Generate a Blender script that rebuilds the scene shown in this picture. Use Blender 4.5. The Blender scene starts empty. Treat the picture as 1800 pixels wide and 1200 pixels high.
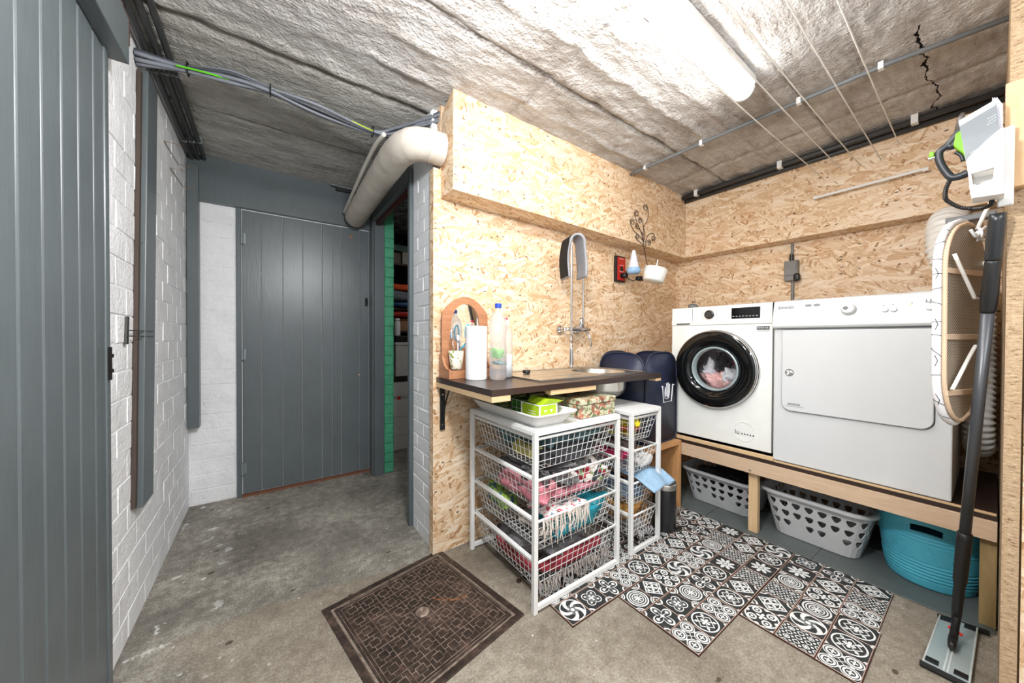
import bpy, bmesh, math, random
from mathutils import Vector, Matrix, noise as mnoise
random.seed(7)
PI = math.pi
S = bpy.context.scene
COL = S.collection

# ------------------------------------------------------------------ camera
yaw, pitch, roll = math.radians(35.381), math.radians(-0.569), math.radians(0.216)
CAM_Z = 1.22
fw = Vector((math.sin(yaw)*math.cos(pitch), math.cos(yaw)*math.cos(pitch), math.sin(pitch)))
rt = Vector((math.cos(yaw), -math.sin(yaw), 0))
up = rt.cross(fw)
rt2 = rt*math.cos(roll)+up*math.sin(roll)
up2 = -rt*math.sin(roll)+up*math.cos(roll)
cd = bpy.data.cameras.new('camera'); cam = bpy.data.objects.new('camera', cd); COL.objects.link(cam)
M4 = Matrix((rt2, up2, -fw)).transposed().to_4x4(); M4.translation = (0, 0, CAM_Z)
cam.matrix_world = M4
cd.sensor_width = 36; cd.lens = 602.44*36/1800; cd.clip_start = .02
S.camera = cam

# ------------------------------------------------------------------ light and exposure
S.view_settings.view_transform = 'Standard'; S.view_settings.look = 'None'
S.view_settings.gamma = 1; S.view_settings.use_curve_mapping = False
S.view_settings.exposure = 0.19
LAMP = 34.5
ROOM = 32.0
WORLD = 0.9
w = bpy.data.worlds.new('world'); S.world = w; w.use_nodes = True
w.node_tree.nodes['Background'].inputs[0].default_value = (.95, .975, 1, 1)
w.node_tree.nodes['Background'].inputs[1].default_value = WORLD
def area(name, loc, size, energy, rot=(0, 0, 0), col=(.97, .985, 1)):
    l = bpy.data.lights.new(name, 'AREA'); l.shape = 'RECTANGLE'; l.size, l.size_y = size; l.energy = energy; l.color = col
    o = bpy.data.objects.new(name, l); o.location = loc; o.rotation_euler = rot; COL.objects.link(o); return o
area('rear_fill_light', (.6, -.9, 2.40), (1.4, .12), ROOM)  # unseen light behind the camera, added to brighten the left side
pl = bpy.data.lights.new('passage_fill', 'POINT'); pl.energy = ROOM*2.7; pl.shadow_soft_size = .09; pl.color = (.97, .985, 1)  # unseen point light added to fill the passage, no fixture modelled
po = bpy.data.objects.new('passage_fill', pl); po.location = (.36, .50, 2.10); COL.objects.link(po)

# ------------------------------------------------------------------ node helpers
class V:
    def __init__(s, nt, sock): s.nt, s.s = nt, sock
    def _m(s, op, *a, clamp=False):
        n = s.nt.nodes.new('ShaderNodeMath'); n.operation = op; n.use_clamp = clamp
        for i, x in enumerate((s,)+a):
            if isinstance(x, V): s.nt.links.new(x.s, n.inputs[i])
            else: n.inputs[i].default_value = x
        return V(s.nt, n.outputs[0])
    def __add__(s, o): return s._m('ADD', o)
    __radd__ = __add__
    def __sub__(s, o): return s._m('SUBTRACT', o)
    def __rsub__(s, o): return (s*-1)+o
    def __mul__(s, o): return s._m('MULTIPLY', o)
    __rmul__ = __mul__
    def __truediv__(s, o): return s._m('DIVIDE', o)
    def __neg__(s): return s*-1
    def __abs__(s): return s._m('ABSOLUTE')
    def gt(s, o): return s._m('GREATER_THAN', o)
    def lt(s, o): return s._m('LESS_THAN', o)
    def mn(s, o): return s._m('MINIMUM', o)
    def mx(s, o): return s._m('MAXIMUM', o)
    def sin(s): return s._m('SINE')
    def cos(s): return s._m('COSINE')
    def fr(s): return s._m('FRACT')
    def fl(s): return s._m('FLOOR')
    def sq(s): return s._m('SQRT')
    def pw(s, o): return s._m('POWER', o)
    def clamp(s): return s._m('ADD', 0.0, clamp=True)
    def atan2(s, o): return s._m('ARCTAN2', o)
    def step(s, a, b):                       # smooth ramp a..b -> 0..1
        n = s.nt.nodes.new('ShaderNodeMapRange'); n.interpolation_type = 'SMOOTHSTEP'
        s.nt.links.new(s.s, n.inputs[0]); n.inputs[1].default_value = a; n.inputs[2].default_value = b
        return V(s.nt, n.outputs[0])
def ln(x, y): return (x*x+y*y).sq()

class MatB:
    def __init__(s, name):
        s.m = bpy.data.materials.new(name); s.m.use_nodes = True; s.nt = s.m.node_tree
        s.b = s.nt.nodes['Principled BSDF']
    def coord(s, kind='UV'):
        n = s.nt.nodes.new('ShaderNodeTexCoord'); return n.outputs[kind]
    def pos(s):
        g = s.nt.nodes.new('ShaderNodeNewGeometry'); return g.outputs['Position']
    def sep(s, sock):
        n = s.nt.nodes.new('ShaderNodeSeparateXYZ'); s.nt.links.new(sock, n.inputs[0])
        return [V(s.nt, n.outputs[i]) for i in range(3)]
    def map(s, sock, scale=(1, 1, 1), rot=(0, 0, 0), loc=(0, 0, 0)):
        n = s.nt.nodes.new('ShaderNodeMapping'); s.nt.links.new(sock, n.inputs[0])
        n.inputs['Scale'].default_value = scale; n.inputs['Rotation'].default_value = rot; n.inputs['Location'].default_value = loc
        return n.outputs[0]
    def noise(s, sock, scale=5, detail=4, rough=.55, dist=0):
        n = s.nt.nodes.new('ShaderNodeTexNoise'); s.nt.links.new(sock, n.inputs['Vector'])
        n.inputs['Scale'].default_value = scale; n.inputs['Detail'].default_value = detail
        n.inputs['Roughness'].default_value = rough; n.inputs['Distortion'].default_value = dist
        return V(s.nt, n.outputs[0])
    def voro(s, sock, scale=5, feature='F1', dim='3D', rand=1.0):
        n = s.nt.nodes.new('ShaderNodeTexVoronoi'); n.voronoi_dimensions = dim; n.feature = feature
        s.nt.links.new(sock, n.inputs['Vector']); n.inputs['Scale'].default_value = scale; n.inputs['Randomness'].default_value = rand
        return n
    def ramp(s, v, stops):
        n = s.nt.nodes.new('ShaderNodeValToRGB'); s.nt.links.new(v.s, n.inputs[0]); e = n.color_ramp.elements
        while len(e) < len(stops): e.new(.5)
        for i, (p, c) in enumerate(stops): e[i].position = p; e[i].color = tuple(c)+(1,)
        return n.outputs[0]
    def mix(s, f, a, b, mode='MIX'):
        n = s.nt.nodes.new('ShaderNodeMix'); n.data_type = 'RGBA'; n.blend_type = mode
        for sock, x in ((n.inputs[0], f), (n.inputs[6], a), (n.inputs[7], b)):
            if isinstance(x, V): s.nt.links.new(x.s, sock)
            elif isinstance(x, (int, float)): sock.default_value = x
            elif isinstance(x, tuple): sock.default_value = x+(1,)
            else: s.nt.links.new(x, sock)
        return n.outputs[2]
    def base(s, x):
        if isinstance(x, tuple): s.b.inputs['Base Color'].default_value = x+(1,)
        else: s.nt.links.new(x.s if isinstance(x, V) else x, s.b.inputs['Base Color'])
        return s
    def set(s, **k):
        names = dict(rough='Roughness', metal='Metallic', trans='Transmission Weight', ior='IOR', alpha='Alpha', coat='Coat Weight',
                     sheen='Sheen Weight', spec='Specular IOR Level', emit='Emission Strength', aniso='Anisotropic')
        for a, v in k.items():
            i = s.b.inputs[names[a]]
            if isinstance(v, V): s.nt.links.new(v.s, i)
            else: i.default_value = v
        return s
    def bump(s, h, strength=.3, dist=.01):
        n = s.nt.nodes.new('ShaderNodeBump'); s.nt.links.new(h.s, n.inputs['Height'])
        n.inputs['Strength'].default_value = strength; n.inputs['Distance'].default_value = dist
        s.nt.links.new(n.outputs[0], s.b.inputs['Normal']); return s

def srgb(r, g, b):
    f = lambda c: ((c/255+.055)/1.055)**2.4 if c/255 > .04045 else c/255/12.92
    return (f(r), f(g), f(b))
MC = {}
def plain(name, col, rough=.5, metal=0, var=.08, scale=14, bump=.0, bscale=60, **k):
    """soft procedural material: colour with faint noise mottling"""
    if name in MC: return MC[name]
    m = MatB(name); c = m.coord('Object'); n = m.noise(c, scale, 3)
    a = tuple(x*(1-var) for x in col); b = tuple(min(1, x*(1+var)) for x in col)
    m.base(m.ramp(n, [(.3, a), (.7, b)])).set(rough=rough, metal=metal, **k)
    if bump: m.bump(m.noise(c, bscale, 3), bump, .004)
    MC[name] = m.m; return m.m

def osb(name='oriented strand board', bright=1.0):
    if name in MC: return MC[name]
    m = MatB(name); uv = m.coord('UV'); best = val = None
    warp = m.nt.nodes.new('ShaderNodeVectorMath'); warp.operation = 'ADD'
    nz = m.nt.nodes.new('ShaderNodeTexNoise'); nz.inputs['Scale'].default_value = 16; m.nt.links.new(uv, nz.inputs['Vector'])
    sc = m.nt.nodes.new('ShaderNodeVectorMath'); sc.operation = 'SCALE'; sc.inputs[3].default_value = .022
    m.nt.links.new(nz.outputs['Color'], sc.inputs[0]); m.nt.links.new(sc.outputs[0], warp.inputs[1]); m.nt.links.new(uv, warp.inputs[0])
    wuv = warp.outputs[0]
    for i, (ang, sx, sy) in enumerate([(4, 8, 44), (-9, 10, 60), (19, 12, 60), (-27, 13, 62), (70, 20, 84), (-55, 24, 110)]):
        mp = m.map(wuv, (1, 1, 1), (0, 0, math.radians(ang)), (i*1.7, i*.9, 0)); mp = m.map(mp, (sx, sy, 1))
        vo = m.voro(mp, 1, dim='2D')
        r, g, b = m.sep(vo.outputs['Color'])
        grain = m.noise(m.map(mp, (.35, 3.5, 1)), 2.5, 3)
        g2 = g*.60 + grain*.80 + (-.16, -.14, -.18, -.22, -.34, -.32)[i]
        pr = r*(1.0 if i < 4 else .93)
        if best is None: best, val = pr, g2
        else:
            pick = pr.gt(best); val = val + (g2-val)*pick; best = best.mx(pr)
    k = bright
    base = m.ramp(val, [(0, tuple(x*k for x in srgb(140, 96, 58))), (.16, tuple(x*k for x in srgb(196, 152, 108))), (.38, tuple(x*k for x in srgb(221, 188, 150))),
                        (.65, tuple(x*k for x in srgb(236, 212, 182))), (1, tuple(x*k for x in srgb(247, 233, 212)))])
    spk = m.voro(m.map(wuv, (22, 40, 1)), 1, dim='2D'); r, g, b = m.sep(spk.outputs['Color'])
    dist = V(m.nt, spk.outputs['Distance'])
    dark = r.gt(.955)*(dist+(m.noise(wuv, 90, 2)-.5)*.35).lt(.17)
    base = m.mix(dark*.85, base, srgb(72, 44, 26))
    big = m.noise(uv, 2.2, 2)
    base = m.mix(big.step(.52, .75)*.25, base, srgb(206, 150, 98))
    m.base(base).set(rough=.55).bump(best*.6+val*.4, .35, .004)
    MC[name] = m.m; return m.m

def wood(name, c1, c2, rough=.5, sc=(2, 30), ax=0):
    if name in MC: return MC[name]
    m = MatB(name); uv = m.coord('UV')
    s = (sc[0], sc[1], 1) if ax == 0 else (sc[1], sc[0], 1)
    n = m.noise(m.map(uv, s), 1.6, 4, .6, 1.2); n2 = m.noise(m.map(uv, (s[0]*3, s[1]*4, 1)), 2, 3)
    v = n*.7+n2*.3
    m.base(m.ramp(v, [(.25, c1), (.75, c2)])).set(rough=rough).bump(v, .15, .002)
    MC[name] = m.m; return m.m

# ------------------------------------------------------------------ geometry helpers
class MB:
    def __init__(s): s.v = []; s.f = []; s.uvm = None
    def add(s, vs, fs):
        o = len(s.v); s.v += [tuple(v) for v in vs]; s.f += [tuple(i+o for i in f) for f in fs]; return s
    def box(s, x0, x1, y0, y1, z0, z1):
        vs = [(x, y, z) for z in (z0, z1) for x, y in ((x0, y0), (x1, y0), (x1, y1), (x0, y1))]
        return s.add(vs, [(3, 2, 1, 0), (4, 5, 6, 7), (0, 1, 5, 4), (1, 2, 6, 5), (2, 3, 7, 6), (3, 0, 4, 7)])
    def hexa(s, b, t):     # bottom 4 pts, top 4 pts (counter-clockwise seen from above)
        return s.add(list(b)+list(t), [(3, 2, 1, 0), (4, 5, 6, 7), (0, 1, 5, 4), (1, 2, 6, 5), (2, 3, 7, 6), (3, 0, 4, 7)])
    def tube(s, pts, r=.01, n=8, cap=True, closed=False, flat=None):
        pts = [Vector(p) for p in pts]; N = len(pts)
        rs = r if isinstance(r, (list, tuple)) else [r]*N
        ref = None; rings = []
        for i, p in enumerate(pts):
            if closed: d = pts[(i+1) % N]-pts[i-1]
            else: d = pts[min(i+1, N-1)]-pts[max(i-1, 0)]
            if d.length < 1e-9: d = Vector((0, 0, 1))
            d.normalize()
            if ref is None:
                ref = Vector((0, 0, 1)) if abs(d.z) < .9 else Vector((1, 0, 0))
            a = ref - d*ref.dot(d)
            if a.length < 1e-6: a = d.orthogonal()
            a.normalize(); ref = a; b = d.cross(a)
            fl = flat or 1
            rings.append([p+(a*math.cos(2*PI*k/n)*fl+b*math.sin(2*PI*k/n))*rs[i] for k in range(n)])
        vs = [q for R_ in rings for q in R_]; fs = []
        for i in range(N if closed else N-1):
            j = (i+1) % N
            for k in range(n):
                l = (k+1) % n; fs.append((i*n+k, i*n+l, j*n+l, j*n+k))
        if cap and not closed:
            fs.append(tuple(reversed(range(n)))); fs.append(tuple((N-1)*n+k for k in range(n)))
        return s.add(vs, fs)
    def lathe(s, prof, c=(0, 0, 0), axis='Z', n=32, capa=True, capb=True, sx=1, sy=1):
        """prof: (radius, height) list"""
        vs = []; fs = []
        for r, h in prof:
            for k in range(n):
                a = 2*PI*k/n; x, y = r*math.cos(a)*sx, r*math.sin(a)*sy
                q = {'Z': (x, y, h), 'X': (h, x, y), 'Y': (y, h, x)}[axis]
                vs.append((q[0]+c[0], q[1]+c[1], q[2]+c[2]))
        for i in range(len(prof)-1):
            for k in range(n):
                l = (k+1) % n; fs.append((i*n+k, i*n+l, (i+1)*n+l, (i+1)*n+k))
        if capa: fs.append(tuple(reversed(range(n))))
        if capb: fs.append(tuple((len(prof)-1)*n+k for k in range(n)))
        return s.add(vs, fs)
    def prism(s, poly, axis, a, b):
        """poly in the other two axes (cyclic order), extruded a..b along axis"""
        def q(p, h): return {'X': (h, p[0], p[1]), 'Y': (p[0], h, p[1]), 'Z': (p[0], p[1], h)}[axis]
        n = len(poly)
        return s.add([q(p, a) for p in poly]+[q(p, b) for p in poly],
                     [tuple(reversed(range(n))), tuple(range(n, 2*n))]+[(i, (i+1) % n, n+(i+1) % n, n+i) for i in range(n)])
    def blob(s, c, size, amp=.12, freq=6, pw=.55, nu=28, nv=14, seed=0, flat=1.0):
        sg = lambda x, p: math.copysign(abs(x)**p, x)
        vs = []; fs = []
        for j in range(nv+1):
            ph = -PI/2+PI*j/nv
            for i in range(nu):
                th = 2*PI*i/nu
                x = sg(math.cos(ph), pw)*sg(math.cos(th), pw); y = sg(math.cos(ph), pw)*sg(math.sin(th), pw); z = sg(math.sin(ph), pw)
                p = Vector((x*size[0]/2, y*size[1]/2, z*size[2]/2))
                d = mnoise.turbulence(Vector((p.x*freq+seed*3.1, p.y*freq, p.z*freq*flat+seed)), 3, False)-.45
                d2 = mnoise.noise(Vector((p.x*freq*.5+seed, p.y*freq*.5+9, p.z*freq*.5)))
                d3 = mnoise.turbulence(Vector((p.x*freq*3.5+seed, p.y*freq*3.5, p.z*freq*2)), 3, True)-.5
                k = 1+(d*1.0+d2*.6+d3*.55)*amp
                vs.append((c[0]+p.x*k, c[1]+p.y*k, c[2]+p.z*k+d*amp*size[2]*.5))
        for j in range(nv):
            for i in range(nu):
                l = (i+1) % nu; fs.append((j*nu+i, j*nu+l, (j+1)*nu+l, (j+1)*nu+i))
        return s.add(vs, fs)
    def sheet(s, fn, nu, nv):
        vs = [fn(i/nu, j/nv) for j in range(nv+1) for i in range(nu+1)]
        fs = [(j*(nu+1)+i, j*(nu+1)+i+1, (j+1)*(nu+1)+i+1, (j+1)*(nu+1)+i) for j in range(nv) for i in range(nu)]
        return s.add(vs, fs)
    def xform(s, M):
        s.v = [tuple(M @ Vector(v)) for v in s.v]; return s

ORG = {}
NAMES = {}
def obj(name, mb, mat, parent=None, smooth=False, bevel=0, solid=0, sub=0, kind=None, label=None, uvrot=False, seg=2):
    me = bpy.data.meshes.new(name)
    off = Vector(ORG.get(parent.name, (0, 0, 0))) if parent else Vector((0, 0, 0))
    me.from_pydata([tuple(Vector(v)-off) for v in mb.v], [], mb.f)
    uvl = me.uv_layers.new(name='UVMap'); 
    if mb.uvm: mb.uvm(me, uvl)
    else:
        for p in me.polygons:
            n = p.normal; ax = max(range(3), key=lambda i: abs(n[i]))
            for li in p.loop_indices:
                c = me.vertices[me.loops[li].vertex_index].co+off
                uv = (c.y, c.z) if ax == 0 else (c.x, c.z) if ax == 1 else (c.x, c.y)
                uvl.data[li].uv = (uv[1], uv[0]) if uvrot else uv
    if smooth:
        for p in me.polygons: p.use_smooth = True
    me.materials.append(mat)
    o = bpy.data.objects.new(name, me); COL.objects.link(o)
    if parent:
        o.parent = parent; ORG[o.name] = tuple(off)
    else: ORG[o.name] = (0, 0, 0)
    if sub:
        m_ = o.modifiers.new('sub', 'SUBSURF'); m_.levels = m_.render_levels = sub
    if solid:
        m_ = o.modifiers.new('solid', 'SOLIDIFY'); m_.thickness = solid; m_.offset = 0
    if bevel:
        m_ = o.modifiers.new('bevel', 'BEVEL'); m_.width = bevel; m_.segments = seg; m_.limit_method = 'ANGLE'; m_.angle_limit = .7
        m_.harden_normals = False
    if kind: o['kind'] = kind
    if label: o['label'] = label
    return o
def thing(name, label, cat, loc=(0, 0, 0), rotz=None, group=None):
    o = bpy.data.objects.new(name, None); COL.objects.link(o); o.location = loc; o.empty_display_size = .05
    o['label'] = label; o['category'] = cat
    if group: o['group'] = group
    if rotz is not None: o.rotation_euler = rotz if isinstance(rotz, tuple) else (0, 0, rotz); ORG[o.name] = (0, 0, 0)   # rotated things are built in their own frame
    else: ORG[o.name] = tuple(loc)
    return o
def tag(o, label, cat, group=None):
    o['label'] = label; o['category'] = cat
    if group: o['group'] = group
    return o
def struct(name, mb, mat, parent=None, **k):
    return obj(name, mb, mat, parent, kind='structure' if parent is None else None, **k)
def sroot(name, loc=(0, 0, 0)):
    o = bpy.data.objects.new(name, None); COL.objects.link(o); o.location = loc; o['kind'] = 'structure'; ORG[o.name] = tuple(loc); return o
def box(*a): return MB().box(*a)
def tb(pts, r, n=8, **k): return MB().tube(pts, r, n, **k)
def arc(c, r, a0, a1, n, u, v):
    c, u, v = Vector(c), Vector(u), Vector(v)
    return [c+u*r*math.cos(a0+(a1-a0)*i/n)+v*r*math.sin(a0+(a1-a0)*i/n) for i in range(n+1)]
def rrect(x0, x1, y0, y1, r, n=5, corners=(1, 1, 1, 1)):
    out = []
    for k, (cx, cy, a) in enumerate(((x1-r, y1-r, 0), (x0+r, y1-r, PI/2), (x0+r, y0+r, PI), (x1-r, y0+r, 1.5*PI))):
        if corners[k]: out += [(cx+r*math.cos(a+PI/2*i/n), cy+r*math.sin(a+PI/2*i/n)) for i in range(n+1)]
        else: out.append((x1 if k in (0, 3) else x0, y1 if k in (0, 1) else y0))
    return out
def spline(pts, n=8):
    pts = [Vector(p) for p in pts]; P_ = [pts[0]]+pts+[pts[-1]]; out = []
    for i in range(1, len(P_)-2):
        a, b, c, d = P_[i-1], P_[i], P_[i+1], P_[i+2]
        for k in range(n):
            t = k/n; out.append(.5*((2*b)+(c-a)*t+(2*a-5*b+4*c-d)*t*t+(3*b-a-3*c+d)*t**3))
    out.append(pts[-1]); return out
def text(name, body, size, mat, parent, M, ext=.0006, sx=1.0):
    """flat lettering; M places the text's own x-y plane"""
    cu = bpy.data.curves.new('t', 'FONT'); cu.body = body; cu.size = size; cu.extrude = ext; cu.align_x = 'CENTER'; cu.align_y = 'CENTER'; cu.resolution_u = 3
    t = bpy.data.objects.new('t', cu); COL.objects.link(t)
    bpy.context.view_layer.update()
    me = bpy.data.meshes.new_from_object(t.evaluated_get(bpy.context.evaluated_depsgraph_get()))
    bpy.data.objects.remove(t)
    me.transform(M @ Matrix.Diagonal((sx, 1, 1, 1)))
    mb = MB(); mb.add([tuple(v.co) for v in me.vertices], [tuple(p.vertices) for p in me.polygons])
    bpy.data.meshes.remove(me)
    return obj(name, mb, mat, parent)
def Mat3(o, x, y):
    x, y = Vector(x).normalized(), Vector(y).normalized(); z = x.cross(y)
    m = Matrix((x, y, z)).transposed().to_4x4(); m.translation = o; return m
# ------------------------------------------------------------------ structural materials
def m_paint(name='grey door paint', c=(93, 101, 104), rough=.34):
    if name in MC: return MC[name]
    m = MatB(name); uv = m.coord('UV')
    n = m.noise(uv, 3, 4); st = m.noise(m.map(uv, (60, 4, 1)), 1.5, 4); sp = m.noise(uv, 55, 2)
    a, b = srgb(*[x*.93 for x in c]), srgb(*[min(255, x*1.06) for x in c])
    col = m.ramp(n*.6+st*.4, [(.3, a), (.7, b)])
    col = m.mix(sp.gt(.735), col, srgb(60, 62, 60))
    m.base(col).set(rough=rough).bump(st*.7+n*.3, .25, .003); MC[name] = m.m; return m.m
GREY = m_paint()
GREYD = m_paint('grey frame paint', (88, 97, 100), .45)
def m_white():
    m = MatB('white brick paint'); p = m.pos(); n = m.noise(p, 7, 5); f = m.noise(p, 45, 4); g = m.noise(p, 160, 2)
    col = m.ramp(n, [(.25, srgb(228, 229, 231)), (.6, srgb(243, 244, 246))])
    col = m.mix(f.lt(.27)*.6, col, srgb(150, 140, 128))
    m.base(col).set(rough=.55).bump(f*.7+g*.3+m.noise(p, 16, 3)*.8, .8, .009); return m.m
WHITE_BRICK = m_white()
GREEN_BRICK = plain('green brick paint', srgb(70, 158, 118), .5, var=.15, bump=.6, bscale=30)
JAMB_BRICK = plain('greyish white brick paint', srgb(232, 234, 236), .5, var=.04, bump=.6, bscale=40)
def m_ceiling():
    m = MatB('whitewashed board-marked concrete'); p = m.pos(); x, y, z = m.sep(p)
    n = m.noise(m.map(p, (1, 2.2, 1)), 2.6, 6, .6, .6); f = m.noise(p, 28, 5, .6); g = m.noise(m.map(p, (1, 5, 1)), 6, 5, .65)
    v = n*.5+g*.35+f*.15
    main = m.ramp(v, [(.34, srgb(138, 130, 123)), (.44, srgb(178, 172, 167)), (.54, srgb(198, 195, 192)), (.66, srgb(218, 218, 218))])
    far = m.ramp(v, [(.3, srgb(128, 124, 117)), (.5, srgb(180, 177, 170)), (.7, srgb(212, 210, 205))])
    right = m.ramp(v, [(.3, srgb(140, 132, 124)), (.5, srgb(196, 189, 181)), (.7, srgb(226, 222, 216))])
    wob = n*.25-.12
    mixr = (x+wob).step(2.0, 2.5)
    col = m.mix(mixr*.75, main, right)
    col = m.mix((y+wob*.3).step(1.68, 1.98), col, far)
    # dirt gathered in the board joints, and old joint stains running the other way
    j = None
    for yc, wd in ((1.31, .022), (1.935, .035), (.62, .02), (2.62, .015)):
        d = abs(y+(g-.5)*.05-yc); e = 1-d.step(0, wd); j = e if j is None else j.mx(e)
    for xc, wd in ((1.15, .03), (2.75, .015)):
        d = abs(x+(f-.5)*.05-xc); e = (1-d.step(0, wd))*n.step(.4, .6); j = j.mx(e*.8)
    col = m.mix(j*g.step(.35, .6)*.8, col, srgb(70, 55, 42))
    crack = abs(y+(m.noise(p, 9, 3)-.5)*.12-.2).lt(.0035)*x.gt(2.2)
    col = m.mix(crack, col, srgb(25, 20, 18))
    m.base(col).set(rough=.92, spec=.15)
    rib = (x*140).sin()*.5*m.noise(p, 5, 2).step(.45, .6)*y.step(1.3, 1.8)
    m.bump(f*.8+g*.5+m.noise(p, 75, 4)*.5+rib*.10, 1.0, .022); return m.m
CEIL = m_ceiling()
def m_floor():
    m = MatB('old concrete floor'); p = m.pos(); x, y, z = m.sep(p)
    n = m.noise(p, 2.2, 6, .6, .4); f = m.noise(p, 22, 5, .65); s = m.noise(p, 120, 2)
    v = n*.42+f*.28+s*.30
    old = m.ramp(v, [(.36, srgb(86, 81, 74)), (.5, srgb(128, 123, 114)), (.61, srgb(178, 172, 160))])
    new = m.ramp(v, [(.36, srgb(100, 89, 76)), (.5, srgb(137, 128, 114)), (.63, srgb(174, 166, 152))])
    msk = (y+(n-.5)*.25+(f-.5)*.05-(x*-.12)).step(1.86, 1.91)
    msk = msk.mx(1-(x+(n-.5)*.5-(1.9-y)*.2).step(-.38, -.2))
    col = m.mix(msk, new, old)
    worn = m.noise(p, 1.7, 3)*.6+f*.4
    col = m.mix(worn.step(.52, .62)*.5*y.gt(2), col, srgb(168, 163, 150))
    vo = m.voro(m.map(p, (1, 1.5, 1)), 9); r, g, b = m.sep(vo.outputs['Color']); d = V(m.nt, vo.outputs['Distance'])
    col = m.mix(r.gt(.78)*(d+(f-.5)*.25).lt(.12)*.9, col, srgb(70, 58, 46))
    vo = m.voro(p, 26); r, g, b = m.sep(vo.outputs['Color']); d = V(m.nt, vo.outputs['Distance'])
    col = m.mix(r.gt(.9)*(d+(f-.5)*.3).lt(.14)*.8, col, srgb(200, 198, 192))
    splash = (1-(x+(f-.5)*.2).step(-.32, -.05))*m.noise(p, 12, 4).step(.62, .68)
    col = m.mix(splash*.8, col, srgb(222, 222, 220))
    m.base(col).set(rough=.62).bump(f*.6+s*.4, .35, .004); return m.m
FLOOR = m_floor()
OSB = osb()
m = MatB('particle board edge'); uv = m.coord('UV'); n = m.noise(m.map(uv, (140, 40, 1)), 1, 4, .6); f = m.noise(m.map(uv, (500, 160, 1)), 1, 2)
m.base(m.ramp(n*.6+f*.4, [(.36, srgb(84, 62, 42)), (.44, srgb(164, 136, 104)), (.7, srgb(204, 182, 150))])).set(rough=.7).bump(n, .4, .003); EDGE = m.m
DARK = plain('dark grey wall', srgb(38, 36, 34), .9)  # very dark grey for the store room walls and ceiling slab

# ------------------------------------------------------------------ floor, ceiling
fl = MB().box(-1.2, 4.2, -2.2, 4.6, -.1, 0); FLO = struct('floor', fl, FLOOR)
def ceil_pt(u, v):
    x, y = -.55+u*3.9, -1.6+v*5.05
    z = 2.52
    big = mnoise.noise(Vector((x*1.3, y*3, 0)))*.008+mnoise.noise(Vector((x*6, y*13, 3)))*.006+mnoise.noise(Vector((x*15, y*26, 8)))*.0035+abs(mnoise.noise(Vector((x*9+3, y*16, 4))))*.006
    if y > 1.95: big *= .45
    z += big
    def wob(k): return mnoise.noise(Vector((x*3.1, k, 1)))*.018+mnoise.noise(Vector((x*11, k, 5)))*.008
    for yc, dep, wd in ((1.31, .016, .012), (1.935, .022, .016), (.62, .008, .012), (2.62, .004, .01)):
        d = (y+wob(yc)-yc)/wd; z += dep*math.exp(-d*d)
        d2 = (y+wob(yc)-yc+.045)/.03; z -= dep*.45*math.exp(-d2*d2)*(.6+mnoise.noise(Vector((x*5, yc, 2))))
    for yc, dep in ((1.70, .014), (1.52, .009), (1.1, .011), (.95, .008), (.3, .008)):
        d = (y+wob(yc)*2-yc)/.02; z -= dep*math.exp(-d*d)*(1+1.5*mnoise.noise(Vector((x*2.5, yc, 7))))
    for xc, dep in ((1.15, .006), (2.75, .008)):
        d = (x+wob(xc+20)-xc)/.025; z += dep*math.exp(-d*d) if y < 1.9 else 0
    return (x, y, z)
cm = MB().sheet(lambda u, v: ceil_pt(u, v), 300, 380); cm.f = [tuple(reversed(f)) for f in cm.f]
CE = struct('ceiling', cm, CEIL, smooth=True)
struct('ceiling_slab', box(-.9, 4.2, -1.6, 4.6, 2.6, 2.75), DARK)

# ------------------------------------------------------------------ brickwork
def bricks(parent, axis, face, out, u0, u1, z0, z1, course, length, mat, joint=.007, seed=1, depth=.02, min_w=.03):
    """one object per brick; axis = normal axis of the wall, out = +1/-1 side it shows"""
    rd = random.Random(seed); z = z0; row = 0
    while z < z1-.02:
        zt = min(z+course, z1); u = u0-(length*.5 if row % 2 else 0)+rd.uniform(-.012, .012)
        while u < u1-.01:
            a, b = max(u, u0), min(u+length, u1)
            if b-a > min_w:
                pr = rd.uniform(-.0006, .0022); A, B = face-out*depth, face+out*pr; c = .004
                pts = []
                for (h, ins) in ((A, 0), (B-out*.004, 0), (B, c)):
                    for (uu, zz, su, sz) in ((a+joint/2, z+joint/2, 1, 1), (b-joint/2, z+joint/2, -1, 1), (b-joint/2, zt-joint/2, -1, -1), (a+joint/2, zt-joint/2, 1, -1)):
                        jx, jz = rd.uniform(-.0015, .0015), rd.uniform(-.002, .002)
                        q = (uu+su*ins+jx, zz+sz*ins+jz); hh = h+(rd.uniform(-.001, .001) if ins else 0)
                        pts.append((hh, q[0], q[1]) if axis == 'X' else (q[0], hh, q[1]))
                fs = []
                for r in range(2):
                    for k in range(4): l = (k+1) % 4; fs.append((r*4+k, r*4+l, r*4+4+l, r*4+4+k))
                fs.append((8, 9, 10, 11)); fs.append((3, 2, 1, 0))
                if (axis == 'X') != (out > 0): fs = [tuple(reversed(f)) for f in fs]
                mb = MB().add(pts, fs); obj('brick', mb, mat, parent, smooth=False)
            u += length
        z += course; row += 1

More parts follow.
